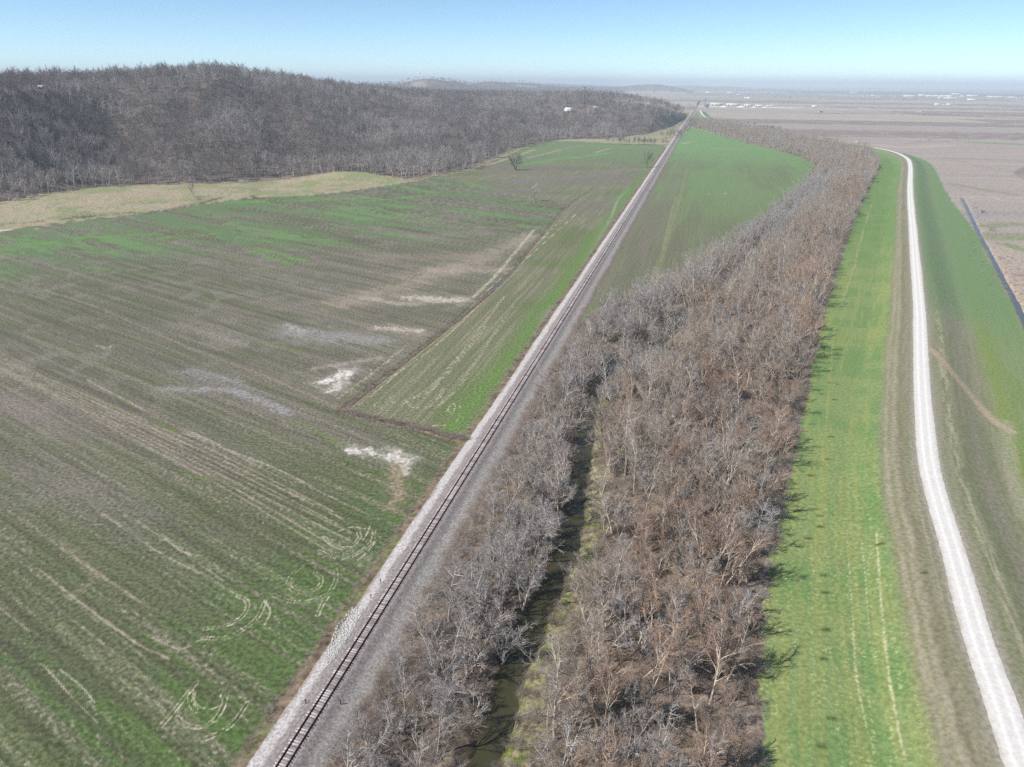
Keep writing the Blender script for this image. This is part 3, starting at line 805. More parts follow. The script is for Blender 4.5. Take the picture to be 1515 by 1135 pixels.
# right of the drain
Zp = [0, 3]
for pts, w_, c, k in (([(1440, 318), (1480, 315), (1560, 320)], 26, (150, 146, 146), 0.7), ([(1460, 335), (1500, 332), (1560, 340)], 22, (124, 134, 98), 0.7), ([(1290, 250), (1515, 262)], 40, (160, 146, 138), 0.5), ([(1430, 235), (1540, 240)], 60, (150, 142, 132), 0.5), ([(1395, 232), (1470, 250), (1540, 256)], 6, (136, 126, 112), 0.6), ([(1470, 350), (1530, 350)], 40, (128, 138, 96), 0.7), ([(1490, 362), (1515, 370)], 16, (112, 138, 70), 0.7),
                      ([(1415, 292), (1460, 293), (1530, 296)], 3, (190, 180, 164), 0.8), ([(1410, 275), (1450, 288), (1530, 298)], 3, (136, 132, 108), 0.6), ([(1408, 272), (1450, 280), (1500, 288)], 18, (126, 134, 100), 0.6),
                      ([(1430, 330), (1460, 380), (1515, 460)], 12, (182, 162, 142), 0.6), ([(1500, 385), (1540, 420)], 20, (174, 158, 148), 0.8), ([(1445, 211), (1540, 215)], 60, (112, 146, 86), 0.8), ([(1340, 212), (1430, 208)], 12, (120, 108, 92), 0.6),
                      ([(1290, 214), (1340, 218), (1400, 215)], 60, (190, 172, 156), 0.5), ([(1200, 168), (1330, 168), (1515, 176)], 55, (112, 98, 98), 0.8), ([(1080, 161), (1300, 163), (1515, 174)], 22, (206, 196, 186), 0.7), ([(1180, 175), (1300, 177)], 130, (186, 168, 152), 0.7),
                      ([(1042, 157.5), (1100, 159), (1170, 159.5)], 70, (238, 232, 220), 1.0), ([(1170, 159), (1300, 160.5)], 26, (214, 210, 200), 0.9), ([(960, 141), (1030, 142)], 700, (190, 166, 154), 0.6)):
    stroke(pts, w_, c, k, zones=[0, 6], gs=5, grain=0.15)

GM = {k: ground_mat(n, f, a, b) for k, n, f, a, b in ((0, 'ploughed plain', 2.0, 0.25, 0.3), (1, 'crop field soil', 5.0, 0.33, 0.4), (2, 'winter crop', 4.0, 0.3, 0.4), (3, 'levee turf', 5.0, 0.18, 0.5), (4, 'leaf litter', 5.0, 0.4, 0.8), (5, 'hill soil', 2.0, 0.35, 0.6), (6, 'dry meadow', 3.0, 0.3, 0.5))}
ZN = {0: 'plain', 1: 'field', 2: 'field', 3: 'levee', 4: 'forest_floor', 5: 'hills', 6: 'meadow'}
ZL = {0: 'wide ploughed plain reaching to the horizon', 1: 'large patchy crop field left of the railway', 2: 'green crop field between the railway and the tree belt',
      3: 'grassy flood bank carrying the white gravel road', 4: 'leaf-strewn brown floor under the tree belt', 5: 'wooded hills rising behind the fields', 6: 'dry pale meadow below the wooded hill'}
VV = np.stack([VX, VY, VZ], 1)
for z in range(7):
    q = QUADS[FZONE == z]
    if not len(q): continue
    used, inv = np.unique(q.ravel(), return_inverse=True)
    me = mesh_np(ZN[z], VV[used], inv.reshape(-1, 4), GM[z], cols=C[used], smooth=True)
    tag(obj(ZN[z], me), ZL[z], ZN[z].replace('_', ' '), kind='structure')


# ------------------------------------------------------------------ ribbons: gravel road, railway bed, water
def ribbon(name, line, offs, zs, mat, colf, label, cat, step=None, zabs=None):
    p = np.asarray(line)
    t = np.gradient(p, axis=0); t /= np.linalg.norm(t, axis=1)[:, None]
    nrm = np.stack([t[:, 1], -t[:, 0]], 1)
    offs = np.asarray(offs, float)
    jit = 0
    XY = p[:, None, :] + nrm[:, None, :] * offs[None, :, None] if offs.ndim == 1 else p[:, None, :] + nrm[:, None, :] * offs[:, :, None]
    X, Y = XY[..., 0].ravel(), XY[..., 1].ravel()
    k = XY.shape[1]
    O = np.broadcast_to(offs, XY.shape[:2]).ravel()
    Z = zs(X, Y, O)
    V = np.stack([X, Y, Z], 1)
    a = (np.arange(len(p) - 1)[:, None] * k + np.arange(k - 1)[None, :]).ravel()
    Q = np.stack([a, a + 1, a + k + 1, a + k], 1)
    o = obj(name, mesh_np(name, V, Q, mat, cols=colf(X, Y, O), smooth=True))
    return tag(o, label, cat, kind='structure')


def resample(line, f):
    line = np.asarray(line); seg = np.linalg.norm(np.diff(line, axis=0), axis=1); cum = np.concatenate([[0], np.cumsum(seg)])
    out = []; s_ = 0.0
    while s_ < cum[-1]:
        x, y = np.interp(s_, cum, line[:, 0]), np.interp(s_, cum, line[:, 1])
        out.append((x, y)); s_ += f(math.hypot(x, y))
    out.append(tuple(line[-1]))
    return np.array(out)


rc = resample(ROADC, lambda r: max(0.35, r * 0.0035))
wv = np.array([1.0] * len(rc))
base = np.linspace(-1, 1, 25)
edgeL = 2.75 + 0.22 * (vnoise(np.arange(len(rc)) / 1.3, np.arange(len(rc)) * 0.0, 3) - 0.5) + 0.5 * (vnoise(np.arange(len(rc)) / 30, np.arange(len(rc)) * 0.0, 4) - 0.5)
edgeR = 2.75 + 0.22 * (vnoise(np.arange(len(rc)) / 1.3, np.arange(len(rc)) * 0.0 + 9, 3) - 0.5) + 0.5 * (vnoise(np.arange(len(rc)) / 26, np.arange(len(rc)) * 0.0 + 9, 4) - 0.5)
offs = np.where(base[None, :] < 0, base[None, :] * edgeL[:, None], base[None, :] * edgeR[:, None])


def road_col(X, Y, O):
    c = np.tile(lin((240, 236, 228)), (len(X), 1))
    n = fbm(X / 1.2, Y / 1.2, 3, 101)
    rut = np.exp(-((np.abs(O) - 1.0) / 0.35) ** 2)
    c += (0.55 * (1 - rut))[:, None] * (lin((206, 200, 192)) - c)
    c += (sm(1.9, 2.9, np.abs(O) + 1.2 * (n - 0.5)) * 0.9)[:, None] * (lin((196, 188, 174)) - c)
    return c


road_m = ground_mat('crushed limestone', 8.0, 0.07, 0.3)
ribbon('gravel_road', rc, offs, lambda X, Y, O: land_h(X, Y) + 0.10 + 0.08 * (1 - (O / 2.9) ** 2), road_m, road_col, 'white gravel road along the top of the grassy flood bank', 'road')
cl = resample(CREEK, lambda r: max(1.0, r * 0.006))
wm = water_mat('creek water', (70, 68, 48), 0.12)
co = np.array([-2.9, -1.6, 0, 1.6, 2.9])
o = ribbon('creek', cl, co, lambda X, Y, O: X * 0 - 1.45, wm, lambda X, Y, O: np.tile(lin((62, 62, 44)), (len(X), 1)), 'murky creek winding between the bare trees', 'creek')
cl = resample(RDITCH, lambda r: max(1.0, r * 0.006))
w2 = water_mat('drain water', (84, 84, 86), 0.25)
o = ribbon('drain_water', cl, np.array([-1.5, 0, 1.5]), lambda X, Y, O: X * 0 - 0.8, w2, lambda X, Y, O: np.tile(lin((96, 106, 140)), (len(X), 1)), 'narrow blue drain right of the flood bank', 'water')

RAIL_LEN = 5200.0
rl = resample(np.array([RAIL0, RAIL0 + RD * RAIL_LEN]), lambda r: max(0.3, r * 0.004))
bo = np.array([-7.0, -6.4, -5.8, -5.2, -4.6, -4.0, -3.5, -3.0, -2.6, -2.3, -2.0, -1.7, -1.35, -0.9, -0.45, 0, 0.45, 0.9, 1.35, 1.7, 2.0, 2.3, 2.6, 3.0, 3.5, 4.0, 4.6, 5.2, 5.8, 6.4, 7.0, 7.6, 8.2, 9.0])


def bed_z(X, Y, O):
    z = np.interp(O, [-7.0, -6.0, -3.6, -1.9, 1.9, 3.4, 6.8, 9.0], [-0.25, 0.1, 0.75, 1.40, 1.40, 0.8, 0.35, -0.3])
    return z + 0.12 * (fbm(X / 1.5, Y / 1.5, 3, 111) - 0.5) * (np.abs(O) > 2.2) + 0.05 * (vnoise(X / 0.3, Y / 0.3, 6) - 0.5) * (np.abs(O) > 1.7)


def bed_c(X, Y, O):
    n = fbm(X / 2.2, Y / 2.2, 3, 112); n2 = fbm(X / 18, Y / 18, 3, 113)
    c = np.tile(lin((150, 142, 137)), (len(X), 1))
    def bl(m, k): c[:] = c + m[:, None] * (lin(k) - c)
    w_ = O + 1.4 * (n - 0.5)
    bl(sm(-3.1, -3.9, w_), (194, 188, 184))
    bl(sm(-5.4, -6.6, w_ + 1.8 * (n2 - 0.5)) * 0.85, (142, 124, 106))
    bl(sm(2.6, 4.2, w_) * 0.8, (160, 156, 150))
    bl(sm(3.5, 5.5, w_) * sm(0.45, 0.6, n2) * 0.7, (176, 170, 166))
    bl(sm(4.8, 7.0, w_ + 2.6 * (n2 - 0.5) + 1.5 * (n - 0.5)) * 0.9, (134, 118, 104))
    bl((np.abs(O) < 1.5) * 0.7 * np.ones(len(X)), (166, 156, 150))
    return c


bed_m = ground_mat('ballast stone', 9.0, 0.28, 0.9)
ribbon('railway_bed', rl, bo, bed_z, bed_m, bed_c, 'raised bed of grey and mauve ballast under the track', 'railway bed')

# ------------------------------------------------------------------ the track
steel = flat_mat('rusty rail steel with shadow', (40, 32, 31), 0.2, 2.0, 0.7, 0.3, 0.0)  # rust colour kept dark enough to carry the rail's shadow as well
tie_pale = flat_mat('weathered pale tie', (204, 192, 188), 0.2, 3.0)
tie_mid = flat_mat('grey wooden tie', (172, 156, 154), 0.2, 3.0)
tie_dark = flat_mat('dark wooden tie', (138, 120, 120), 0.25, 3.0)
ra = math.atan2(RD[1], RD[0])
trk = tag(empty('railway_track', (RAIL0[0], RAIL0[1], 0), ra), 'single railway track running straight from the bottom edge to the far bluff', 'railway track')
for sd_ in (-1, 1):
    mb = MB()
    y = sd_ * 0.78
    for k in range(52):
        L = 100.0
        mb.box((k * L + L / 2, y, 1.45), (L, 0.24, 0.04)); mb.box((k * L + L / 2, y, 1.54), (L, 0.08, 0.14)); mb.box((k * L + L / 2, y, 1.63), (L, 0.13, 0.045))  # foot wider than a real rail: its dark band includes the shadow
    mb.build('rail', steel, trk)
random.seed(4)
tie_me = {}
for nm, m in (('pale', tie_pale), ('mid', tie_mid), ('dark', tie_dark)):
    tie_me[nm] = MB().box((0, 0, 0), (0.25, 2.65, 0.16)).build('tie', m, None, link=False).data
n_tie = 0
far = {'pale': MB(), 'mid': MB(), 'dark': MB()}
x = 44.0
while x < 900:
    kind = random.choices(['pale', 'mid', 'dark'], [0.34, 0.46, 0.20])[0]
    y = random.uniform(-0.07, 0.07)
    if n_tie < 100 and x > 55:
        o = obj('tie', tie_me[kind], trk); o.location = (x, y, 1.365 + random.uniform(-0.01, 0.015)); o.rotation_euler = (0, 0, random.uniform(-0.02, 0.02))
        n_tie += 1
    else:
        far[kind].box((x, y, 1.365), (0.25, 2.65, 0.16))
    x += 0.56 + random.uniform(-0.04, 0.04)
vs, qs, mi = [], [], []
for i, kk in enumerate(('pale', 'mid', 'dark')):
    b = sum(len(a) for a in vs); vs.append(np.array(far[kk].v)); qs.append(np.array(far[kk].q) + b); mi.append(np.full(len(far[kk].q), i))
tag(obj('tie', mesh_np('tie', np.vstack(vs), np.vstack(qs), [tie_pale, tie_mid, tie_dark], mat_idx=np.concatenate(mi)), trk), kind='stuff')


# ------------------------------------------------------------------ trees
def grow(seed, H, stems=1, spread=0.35, nc=(10, 7, 6, 4), ang=(0.75, 0.75, 0.7, 0.7), ratio=(0.42, 0.45, 0.5, 0.55), rad=(0.16, 0.08, 0.04, 0.019, 0.0105), gn=(0.12, 0.25, 0.3, 0.35, 0.3),
         trop=(0.08, 0.18, 0.16, 0.12, 0.1), tmin=0.28, lean=0.12, nseg=(9, 6, 4, 2, 1), sides=(7, 5, 4, 3, 3), lv=4):
    """a bare tree: every level of limbs grown at once; returns [(points (M,k,3), radii (M,k), sides)]"""
    g = np.random.default_rng(seed)
    base = np.zeros((stems, 3)); base[:, :2] = g.normal(0, 0.18 * (stems > 1), (stems, 2))
    a = g.uniform(0, 2 * np.pi) + np.arange(stems) * 2 * np.pi / stems + g.normal(0, 0.3, stems)
    tilt = (spread if stems > 1 else lean) * g.uniform(0.5, 1.2, stems)
    D = np.stack([np.sin(tilt) * np.cos(a), np.sin(tilt) * np.sin(a), np.cos(tilt)], 1)
    L = H * g.uniform(0.72, 0.95, stems) if stems > 1 else np.array([H * 0.86])
    Rr = np.full(stems, rad[0]) * g.uniform(0.75, 1.15, stems)
    Pp = base
    out = []
    for lev in range(lv + 1):
        k = nseg[lev]; M = len(Pp)
        pts = np.zeros((M, k + 1, 3)); pts[:, 0] = Pp; dirs = np.zeros((M, k + 1, 3)); d = D.copy(); dirs[:, 0] = d
        for i in range(k):
            d = d + g.normal(0, gn[lev], (M, 3)) / math.sqrt(k) * 1.2; d[:, 2] += trop[lev] * (1.6 / k)
            d /= np.linalg.norm(d, axis=1)[:, None]
            pts[:, i + 1] = pts[:, i] + d * (L / k)[:, None]; dirs[:, i + 1] = d
        tt = np.linspace(0, 1, k + 1)
        rr_ = Rr[:, None] * (1 - 0.78 * tt[None, :])
        if lev == 0: rr_[:, 0] *= 1.35
        out.append((pts, rr_, sides[lev]))
        if lev == lv: break
        c = nc[lev]
        t = (tmin if lev < 2 else 0.12) + (1 - (tmin if lev < 2 else 0.12)) * (np.arange(c)[None, :] + g.uniform(0, 1, (M, c))) / c
        t = np.clip(t, 0, 0.999); fi = t * k; i0 = fi.astype(int); fr = (fi - i0)[..., None]
        ar = np.arange(M)[:, None]
        Pc = pts[ar, i0] * (1 - fr) + pts[ar, i0 + 1] * fr
        Dp = dirs[ar, i0 + 1]
        rv = g.normal(0, 1, (M, c, 3)); rv -= (rv * Dp).sum(-1, keepdims=True) * Dp; rv /= np.linalg.norm(rv, axis=-1, keepdims=True)
        an = ang[lev] * g.uniform(0.65, 1.25, (M, c, 1))
        Dc = Dp * np.cos(an) + rv * np.sin(an)
        Lc = L[:, None] * ratio[lev] * g.uniform(0.6, 1.25, (M, c)) * (1.15 - 0.6 * t)
        Rc = np.minimum(rad[lev + 1] * g.uniform(0.7, 1.2, (M, c)), Rr[:, None] * (1 - 0.7 * t))
        Pp, D, L, Rr = Pc.reshape(-1, 3), Dc.reshape(-1, 3), Lc.ravel(), Rc.ravel()
    return out


def tubes(levels):
    V, Q, off = [], [], 0
    for pts, rr_, s_ in levels:
        M, k, _ = pts.shape
        t = np.gradient(pts, axis=1); t /= np.linalg.norm(t, axis=-1, keepdims=True) + 1e-9
        ref = np.where(np.abs(t[..., 2:3]) < 0.9, np.array([0, 0, 1.0]), np.array([1.0, 0, 0]))
        a = np.cross(t, ref); a /= np.linalg.norm(a, axis=-1, keepdims=True); b = np.cross(t, a)
        ph = np.arange(s_) * 2 * np.pi / s_
        v = pts[:, :, None, :] + rr_[:, :, None, None] * (np.cos(ph)[None, None, :, None] * a[:, :, None, :] + np.sin(ph)[None, None, :, None] * b[:, :, None, :])
        V.append(v.reshape(-1, 3))
        m, i, j = np.meshgrid(np.arange(M), np.arange(k - 1), np.arange(s_), indexing='ij')
        j2 = (j + 1) % s_
        f = lambda i_, j_: off + (m * k + i_) * s_ + j_
        Q.append(np.stack([f(i, j), f(i, j2), f(i + 1, j2), f(i + 1, j)], -1).reshape(-1, 4))
        off += M * k * s_
    return np.vstack(V), np.vstack(Q)


def tree_meshes(name, lv, mats, split=2):
    V0, Q0 = tubes(lv[:split]); V1, Q1 = tubes(lv[split:])
    return mesh_np(name + ' trunk', V0, Q0, mats[0], smooth=True), mesh_np(name + ' crown', V1, Q1, mats[1])


def one_mesh(name, lv, mats, split=2):
    V0, Q0 = tubes(lv[:split]); V1, Q1 = tubes(lv[split:])
    return mesh_np(name, np.vstack([V0, V1]), np.vstack([Q0, Q1 + len(V0)]), mats, mat_idx=np.concatenate([np.zeros(len(Q0)), np.ones(len(Q1))]))


M_gt = bark_mat('grey bark', (184, 175, 164), (150, 140, 128), (206, 199, 190)); M_gc = bark_mat('grey twigs', (186, 179, 176), (202, 197, 195), (174, 166, 160))
M_tt = bark_mat('tan bark', (194, 178, 158), (158, 142, 124), (212, 198, 180)); M_tc = bark_mat('tan twigs', (190, 174, 160), (176, 166, 150), (196, 184, 174))
M_rt = bark_mat('reddish bark', (196, 176, 156), (160, 138, 118), (212, 196, 176)); M_rc = bark_mat('rust twigs', (190, 154, 130), (172, 146, 128), (186, 164, 148))
M_ht = bark_mat('hill bark', (150, 142, 140), (124, 116, 114), (182, 176, 174), 0.15); M_hc = bark_mat('hill twigs', (126, 114, 110), (184, 170, 162), (150, 137, 132), 0.06)

NEAR = []        # (species, trunk mesh, crown mesh, joined mesh)
specs = [('grey', 11, dict(H=14, stems=3, spread=0.45)), ('grey', 12, dict(H=10, stems=4, spread=0.5)), ('grey', 13, dict(H=17, stems=1, nc=(15, 8, 6, 4), rad=(0.21, 0.09, 0.045, 0.02, 0.0105))), ('grey', 14, dict(H=9, stems=5, spread=0.55, nc=(9, 7, 6, 3))),
         ('tan', 21, dict(H=15, stems=3, spread=0.42)), ('tan', 22, dict(H=11, stems=2, spread=0.4, nc=(12, 7, 6, 4))), ('tan', 23, dict(H=18, stems=1, nc=(15, 8, 6, 4), rad=(0.21, 0.09, 0.045, 0.02, 0.0105), gn=(0.2, 0.25, 0.3, 0.35, 0.3))),
         ('rust', 31, dict(H=13, stems=3, spread=0.28, ang=(0.5, 0.55, 0.6, 0.6), trop=(0.1, 0.3, 0.25, 0.2, 0.1))), ('rust', 32, dict(H=11, stems=4, spread=0.3, ang=(0.45, 0.5, 0.6, 0.6), trop=(0.1, 0.3, 0.25, 0.2, 0.1))),
         ('rust', 33, dict(H=17, stems=2, spread=0.3, nc=(13, 8, 6, 4), ang=(0.6, 0.55, 0.6, 0.6))), ('rust', 34, dict(H=16, stems=1, lean=0.35, nc=(13, 8, 6, 4), gn=(0.22, 0.25, 0.3, 0.35, 0.3)))]
MT = {'grey': (M_gt, M_gc), 'tan': (M_tt, M_tc), 'rust': (M_rt, M_rc)}
for sp, sd_, kw in specs:
    lv = grow(sd_, **kw)
    tm, cm = tree_meshes('bare tree', lv, MT[sp])
    NEAR.append((sp, tm, cm))
MID = []
for i, (sp, sd_, kw) in enumerate(specs):
    kw = dict(kw); kw['nc'] = (8, 5, 5); kw['lv'] = 3; kw['stems'] = min(kw['stems'], 3)
    kw['rad'] = (0.17, 0.08, 0.045, 0.03); kw['nseg'] = (6, 4, 3, 1); kw['sides'] = (5, 4, 3, 3); kw['ratio'] = (0.42, 0.5, 0.55)
    lv = grow(sd_ + 100, **kw)
    MID.append((sp, one_mesh('thicket tree', lv, MT[sp])))
HILL = []
M_ht2 = bark_mat('pale hill bark', (196, 188, 182), (168, 160, 156), (210, 204, 198), 0.15); M_hc2 = bark_mat('pale hill twigs', (180, 168, 164), (154, 142, 138), (194, 184, 178), 0.06)
for i in range(10):
    pale = i >= 6
    lv = grow(200 + i, H=17 + 1.5 * (i % 3), stems=1 + (i % 3 == 2), spread=0.22, nc=(15, 7, 6), lv=3, rad=(0.26, 0.11, 0.07, 0.045), nseg=(5, 3, 2, 1), sides=(5, 4, 3, 3), ratio=(0.52, 0.5, 0.5), ang=(0.95, 0.7, 0.7), tmin=0.36, trop=(0.05, 0.35, 0.3, 0.2))
    HILL.append(one_mesh('hill tree', lv, (M_ht2, M_hc2) if pale else (M_ht, M_hc)))
M_lt = bark_mat('dark field-tree bark', (92, 86, 80), (110, 104, 96), (120, 114, 106), 0.3)
LONE = []
for i, (mt, kw) in enumerate(((M_lt, dict(H=22, nc=(15, 8, 6), ang=(1.1, 0.8, 0.7), stems=2, spread=0.5)), (M_ht2, dict(H=16, nc=(11, 6, 5))), (M_lt, dict(H=20, nc=(14, 8, 6), ang=(1.0, 0.7, 0.7))), (M_ht, dict(H=15, nc=(10, 6, 5))))):
    kw.setdefault('ang', (0.8, 0.7, 0.7))
    lv = grow(500 + i, lv=3, rad=(0.5, 0.2, 0.1, 0.06), nseg=(6, 4, 3, 1), sides=(8, 5, 4, 3), ratio=(0.62, 0.5, 0.5), tmin=0.2, trop=(0.02, 0.15, 0.15, 0.15), **kw)
    LONE.append((None,) + tree_meshes('field tree', lv, (mt, mt)))
M_bt = bark_mat('brush stems', (168, 152, 140), (180, 168, 156), (150, 134, 120)); M_bp = bark_mat('pale brush', (190, 178, 168), (174, 160, 150), (200, 188, 176))
BRUSH = []
for i in range(5):
    lv = grow(300 + i, H=2.2 + 0.5 * (i % 3), stems=18, spread=0.95, nc=(6, 5, 3), lv=2, rad=(0.022, 0.014, 0.010), nseg=(4, 2, 1), sides=(3, 3, 3), ratio=(0.5, 0.5, 0.5), tmin=0.2, gn=(0.3, 0.35, 0.35))
    V, Q = tubes(lv)
    BRUSH.append(mesh_np('brush', V, Q, M_bp if i > 1 else M_bt))


def scatter(name, protos, pts, rot, scl, idx, label, cat):
    """one object whose points each carry one of the given plants"""
    hid = bpy.data.collections.new(name + ' shapes')
    for i, me in enumerate(protos):
        hid.objects.link(bpy.data.objects.new('%s_%02d' % (name, i), me))
    me = bpy.data.meshes.new(name)
    me.vertices.add(len(pts)); me.vertices.foreach_set('co', np.asarray(pts, np.float32).ravel())
    a = me.attributes.new('rot', 'FLOAT_VECTOR', 'POINT'); a.data.foreach_set('vector', np.asarray(rot, np.float32).ravel())
    a = me.attributes.new('scl', 'FLOAT_VECTOR', 'POINT'); a.data.foreach_set('vector', np.asarray(scl, np.float32).ravel())
    a = me.attributes.new('kind_index', 'INT', 'POINT'); a.data.foreach_set('value', np.asarray(idx, np.int32))
    o = obj(name, me)
    ng = bpy.data.node_groups.new(name, 'GeometryNodeTree')
    ng.interface.new_socket('Geometry', in_out='INPUT', socket_type='NodeSocketGeometry')
    ng.interface.new_socket('Geometry', in_out='OUTPUT', socket_type='NodeSocketGeometry')
    nd = ng.nodes
    gi, go = nd.new('NodeGroupInput'), nd.new('NodeGroupOutput')
    ci = nd.new('GeometryNodeCollectionInfo'); ci.inputs[0].default_value = hid; ci.inputs[1].default_value = True; ci.inputs[2].default_value = True
    ip = nd.new('GeometryNodeInstanceOnPoints'); ip.inputs['Pick Instance'].default_value = True

    def named(n, t):
        x = nd.new('GeometryNodeInputNamedAttribute'); x.data_type = t; x.inputs[0].default_value = n
        return x.outputs[0]
    ng.links.new(gi.outputs[0], ip.inputs['Points']); ng.links.new(ci.outputs[0], ip.inputs['Instance'])
    ng.links.new(named('kind_index', 'INT'), ip.inputs['Instance Index'])
    er = nd.new('FunctionNodeEulerToRotation'); ng.links.new(named('rot', 'FLOAT_VECTOR'), er.inputs[0]); ng.links.new(er.outputs[0], ip.inputs['Rotation'])
    ng.links.new(named('scl', 'FLOAT_VECTOR'), ip.inputs['Scale'])
    ng.links.new(ip.outputs[0], go.inputs[0])
    md = o.modifiers.new('plants', 'NODES'); md.node_group = ng
    return tag(o, label, cat, kind='stuff')


# ---- the belt of trees: a jittered grid laid along the railway
g = np.random.default_rng(77)
CELL = 5.0
s_max = 2700
us, vs_ = [], []
rowi = []
for k in range(int((s_max + 40) / CELL)):
    s0 = -20 + k * CELL
    x0, y0 = RAIL0 + RD * s0
    cell = CELL
    n = int(300 / cell)
    vv = np.arange(n) * cell + 4
    us.append(s0 + g.uniform(-0.45, 0.45, n) * cell); vs_.append(vv + g.uniform(-0.45, 0.45, n) * cell); rowi.append(np.full(n, k))
us, vs_, rowi = np.concatenate(us), np.concatenate(vs_), np.concatenate(rowi)
TX = RAIL0[0] + RD[0] * us + RN[0] * vs_; TY = RAIL0[1] + RD[1] * us + RN[1] * vs_
ok = in_poly(TX, TY, BELT)
cd, csd, _ = dist_poly(TX, TY, CREEK)
ok &= ~((csd > 0) & (cd < np.interp(np.hypot(TX, TY), [120, 180, 235], [8.5, 6.0, 2.6]))) & (cd > 2.5)
for (a, b, w_) in ((1098, 400, 9), (1084, 408, 8), (940, 530, 8), (1120, 372, 6), (1160, 700, 3), (1066, 565, 3.5), (1144, 555, 4)):
    qx, qy = P(a, b)
    ok &= np.hypot(TX - qx, TY - qy) > w_
bd, _, _ = dist_poly(TX, TY, BL)
bdr, bdrs, _ = dist_poly(TX, TY, BR)
ok &= ~((bd < 5.5) & (np.hypot(TX, TY) < 330)) & ~(bdr < 2.4)
TX, TY, us, vs_, rowi, bd, bdr = TX[ok], TY[ok], us[ok], vs_[ok], rowi[ok], bd[ok], bdr[ok]
TZ = land_h(TX, TY)
tr = np.hypot(TX, TY)
fr = bd / (bd + bdr)
hsh = g.uniform(0, 1, len(TX))
patch = fbm(TX / 30, TY / 30, 3, 141)
clump = fbm(TX / 11, TY / 11, 3, 142)
sp = np.where(fr + 0.5 * (patch - 0.5) < 0.38, 0, np.where(fr + 0.9 * (patch - 0.5) < 0.62, 1, 2))
sp = np.where(hsh < 0.22, (sp + 1) % 3, sp)
sp = np.where((hsh > 0.9), 0, sp)
far_m = tr > 480
sp = np.where(far_m & (fr < 0.45), 0, sp)
sp = np.where(tr > 900, np.where(hsh > 0.75, 2, np.where(hsh > 0.4, 1, 0)), sp)
names = ['grey', 'tan', 'rust']
pool = {k: [i for i, t in enumerate(NEAR) if t[0] == k] for k in names}
pick = np.array([pool[names[s_]][int(h * 997) % len(pool[names[s_]])] for s_, h in zip(sp, g.uniform(0, 1, len(TX)))])
# only what the frame can show, nearest first
inview = (TY > 52) & ((clump > 0.37) | (bdr < 8) | (tr > 600))
order = [i for i in np.argsort(tr) if inview[i]]
sc_ = np.where(g.uniform(0, 1, len(TX)) > 0.9, 1.2, 1.0) * (0.55 + 0.75 * np.clip(clump * 1.3 - 0.15, 0, 1)) * g.uniform(0.8, 1.2, len(TX)) * (1 - 0.25 * (bd < 9)); rz_ = g.uniform(0, 2 * np.pi, len(TX)); tl = g.normal(0, 0.11, (len(TX), 2))
rim = sm(9, 2, bdr)                                              # trees on the bank side lean out to the light
sc_ = sc_ * np.where(bdr < 6, 0.78, 1.0); tl = tl * np.where(bdr < 6, 0.3, 1.0)[:, None]
near_ids = set(order[:300])
ORD = ['first', 'second', 'third', 'fourth', 'fifth', 'sixth', 'seventh', 'eighth', 'ninth', 'tenth', 'eleventh', 'twelfth', 'thirteenth', 'fourteenth', 'fifteenth', 'sixteenth', 'seventeenth', 'eighteenth', 'nineteenth', 'twentieth', 'twenty-first', 'twenty-second', 'twenty-third', 'twenty-fourth', 'twenty-fifth', 'twenty-sixth', 'twenty-seventh', 'twenty-eighth', 'twenty-ninth', 'thirtieth', 'thirty-first', 'thirty-second', 'thirty-third', 'thirty-fourth', 'thirty-fifth', 'thirty-sixth', 'thirty-seventh', 'thirty-eighth', 'thirty-ninth', 'fortieth']
LOOK = {'grey': 'grey', 'tan': 'tan', 'rust': 'rust-tinted'}
rows = {}
for i in near_ids: rows.setdefault(int(rowi[i]), []).append(i)
rk = sorted(rows)
for ri, k in enumerate(rk):
    for oi, i in enumerate(sorted(rows[k], key=lambda q: vs_[q])):
        spn, tm, cm = NEAR[pick[i]]
        t = empty('bare_tree', (TX[i], TY[i], TZ[i] - 0.12), rz_[i])
        t.rotation_euler = (tl[i, 0], tl[i, 1], rz_[i]); s_ = sc_[i]; t.scale = (s_, s_, s_)
        hh = 'tall' if s_ > 0.98 else ('low' if s_ < 0.8 else 'middling')
        lab = '%s %s bare tree, %s from the railway in the %s row above the bottom edge' % (hh, LOOK[spn], ORD[oi], ORD[ri])
        tag(t, lab, 'tree', 'bare trees in the belt between railway and flood bank')
        obj('trunk', tm, t); obj('crown', cm, t)
rest = np.array(order[300:])
mid = rest[tr[rest] > 0]
is_near = tr[mid] < 330
protos = [one for _, one in MID]
ridx = np.where(True, pick[mid], 0)
# nearer part of the rest keeps the dense shapes
NEARJ = []
for sp_, sd_, kw in specs: NEARJ.append(one_mesh('belt tree', grow(sd_, **kw), MT[sp_]))
ridx = np.where(is_near, ridx, ridx + len(NEARJ))
scatter('belt_trees', NEARJ + protos, np.stack([TX[mid], TY[mid], TZ[mid] - 0.1], 1), np.stack([tl[mid, 0], tl[mid, 1], rz_[mid]], 1), np.repeat(sc_[mid][:, None], 3, 1), ridx,
        'bare grey and rust trees filling the belt farther away, towards the bluff', 'trees')
print('belt trees', len(TX), 'rest', len(mid), 'rows', len(rk))

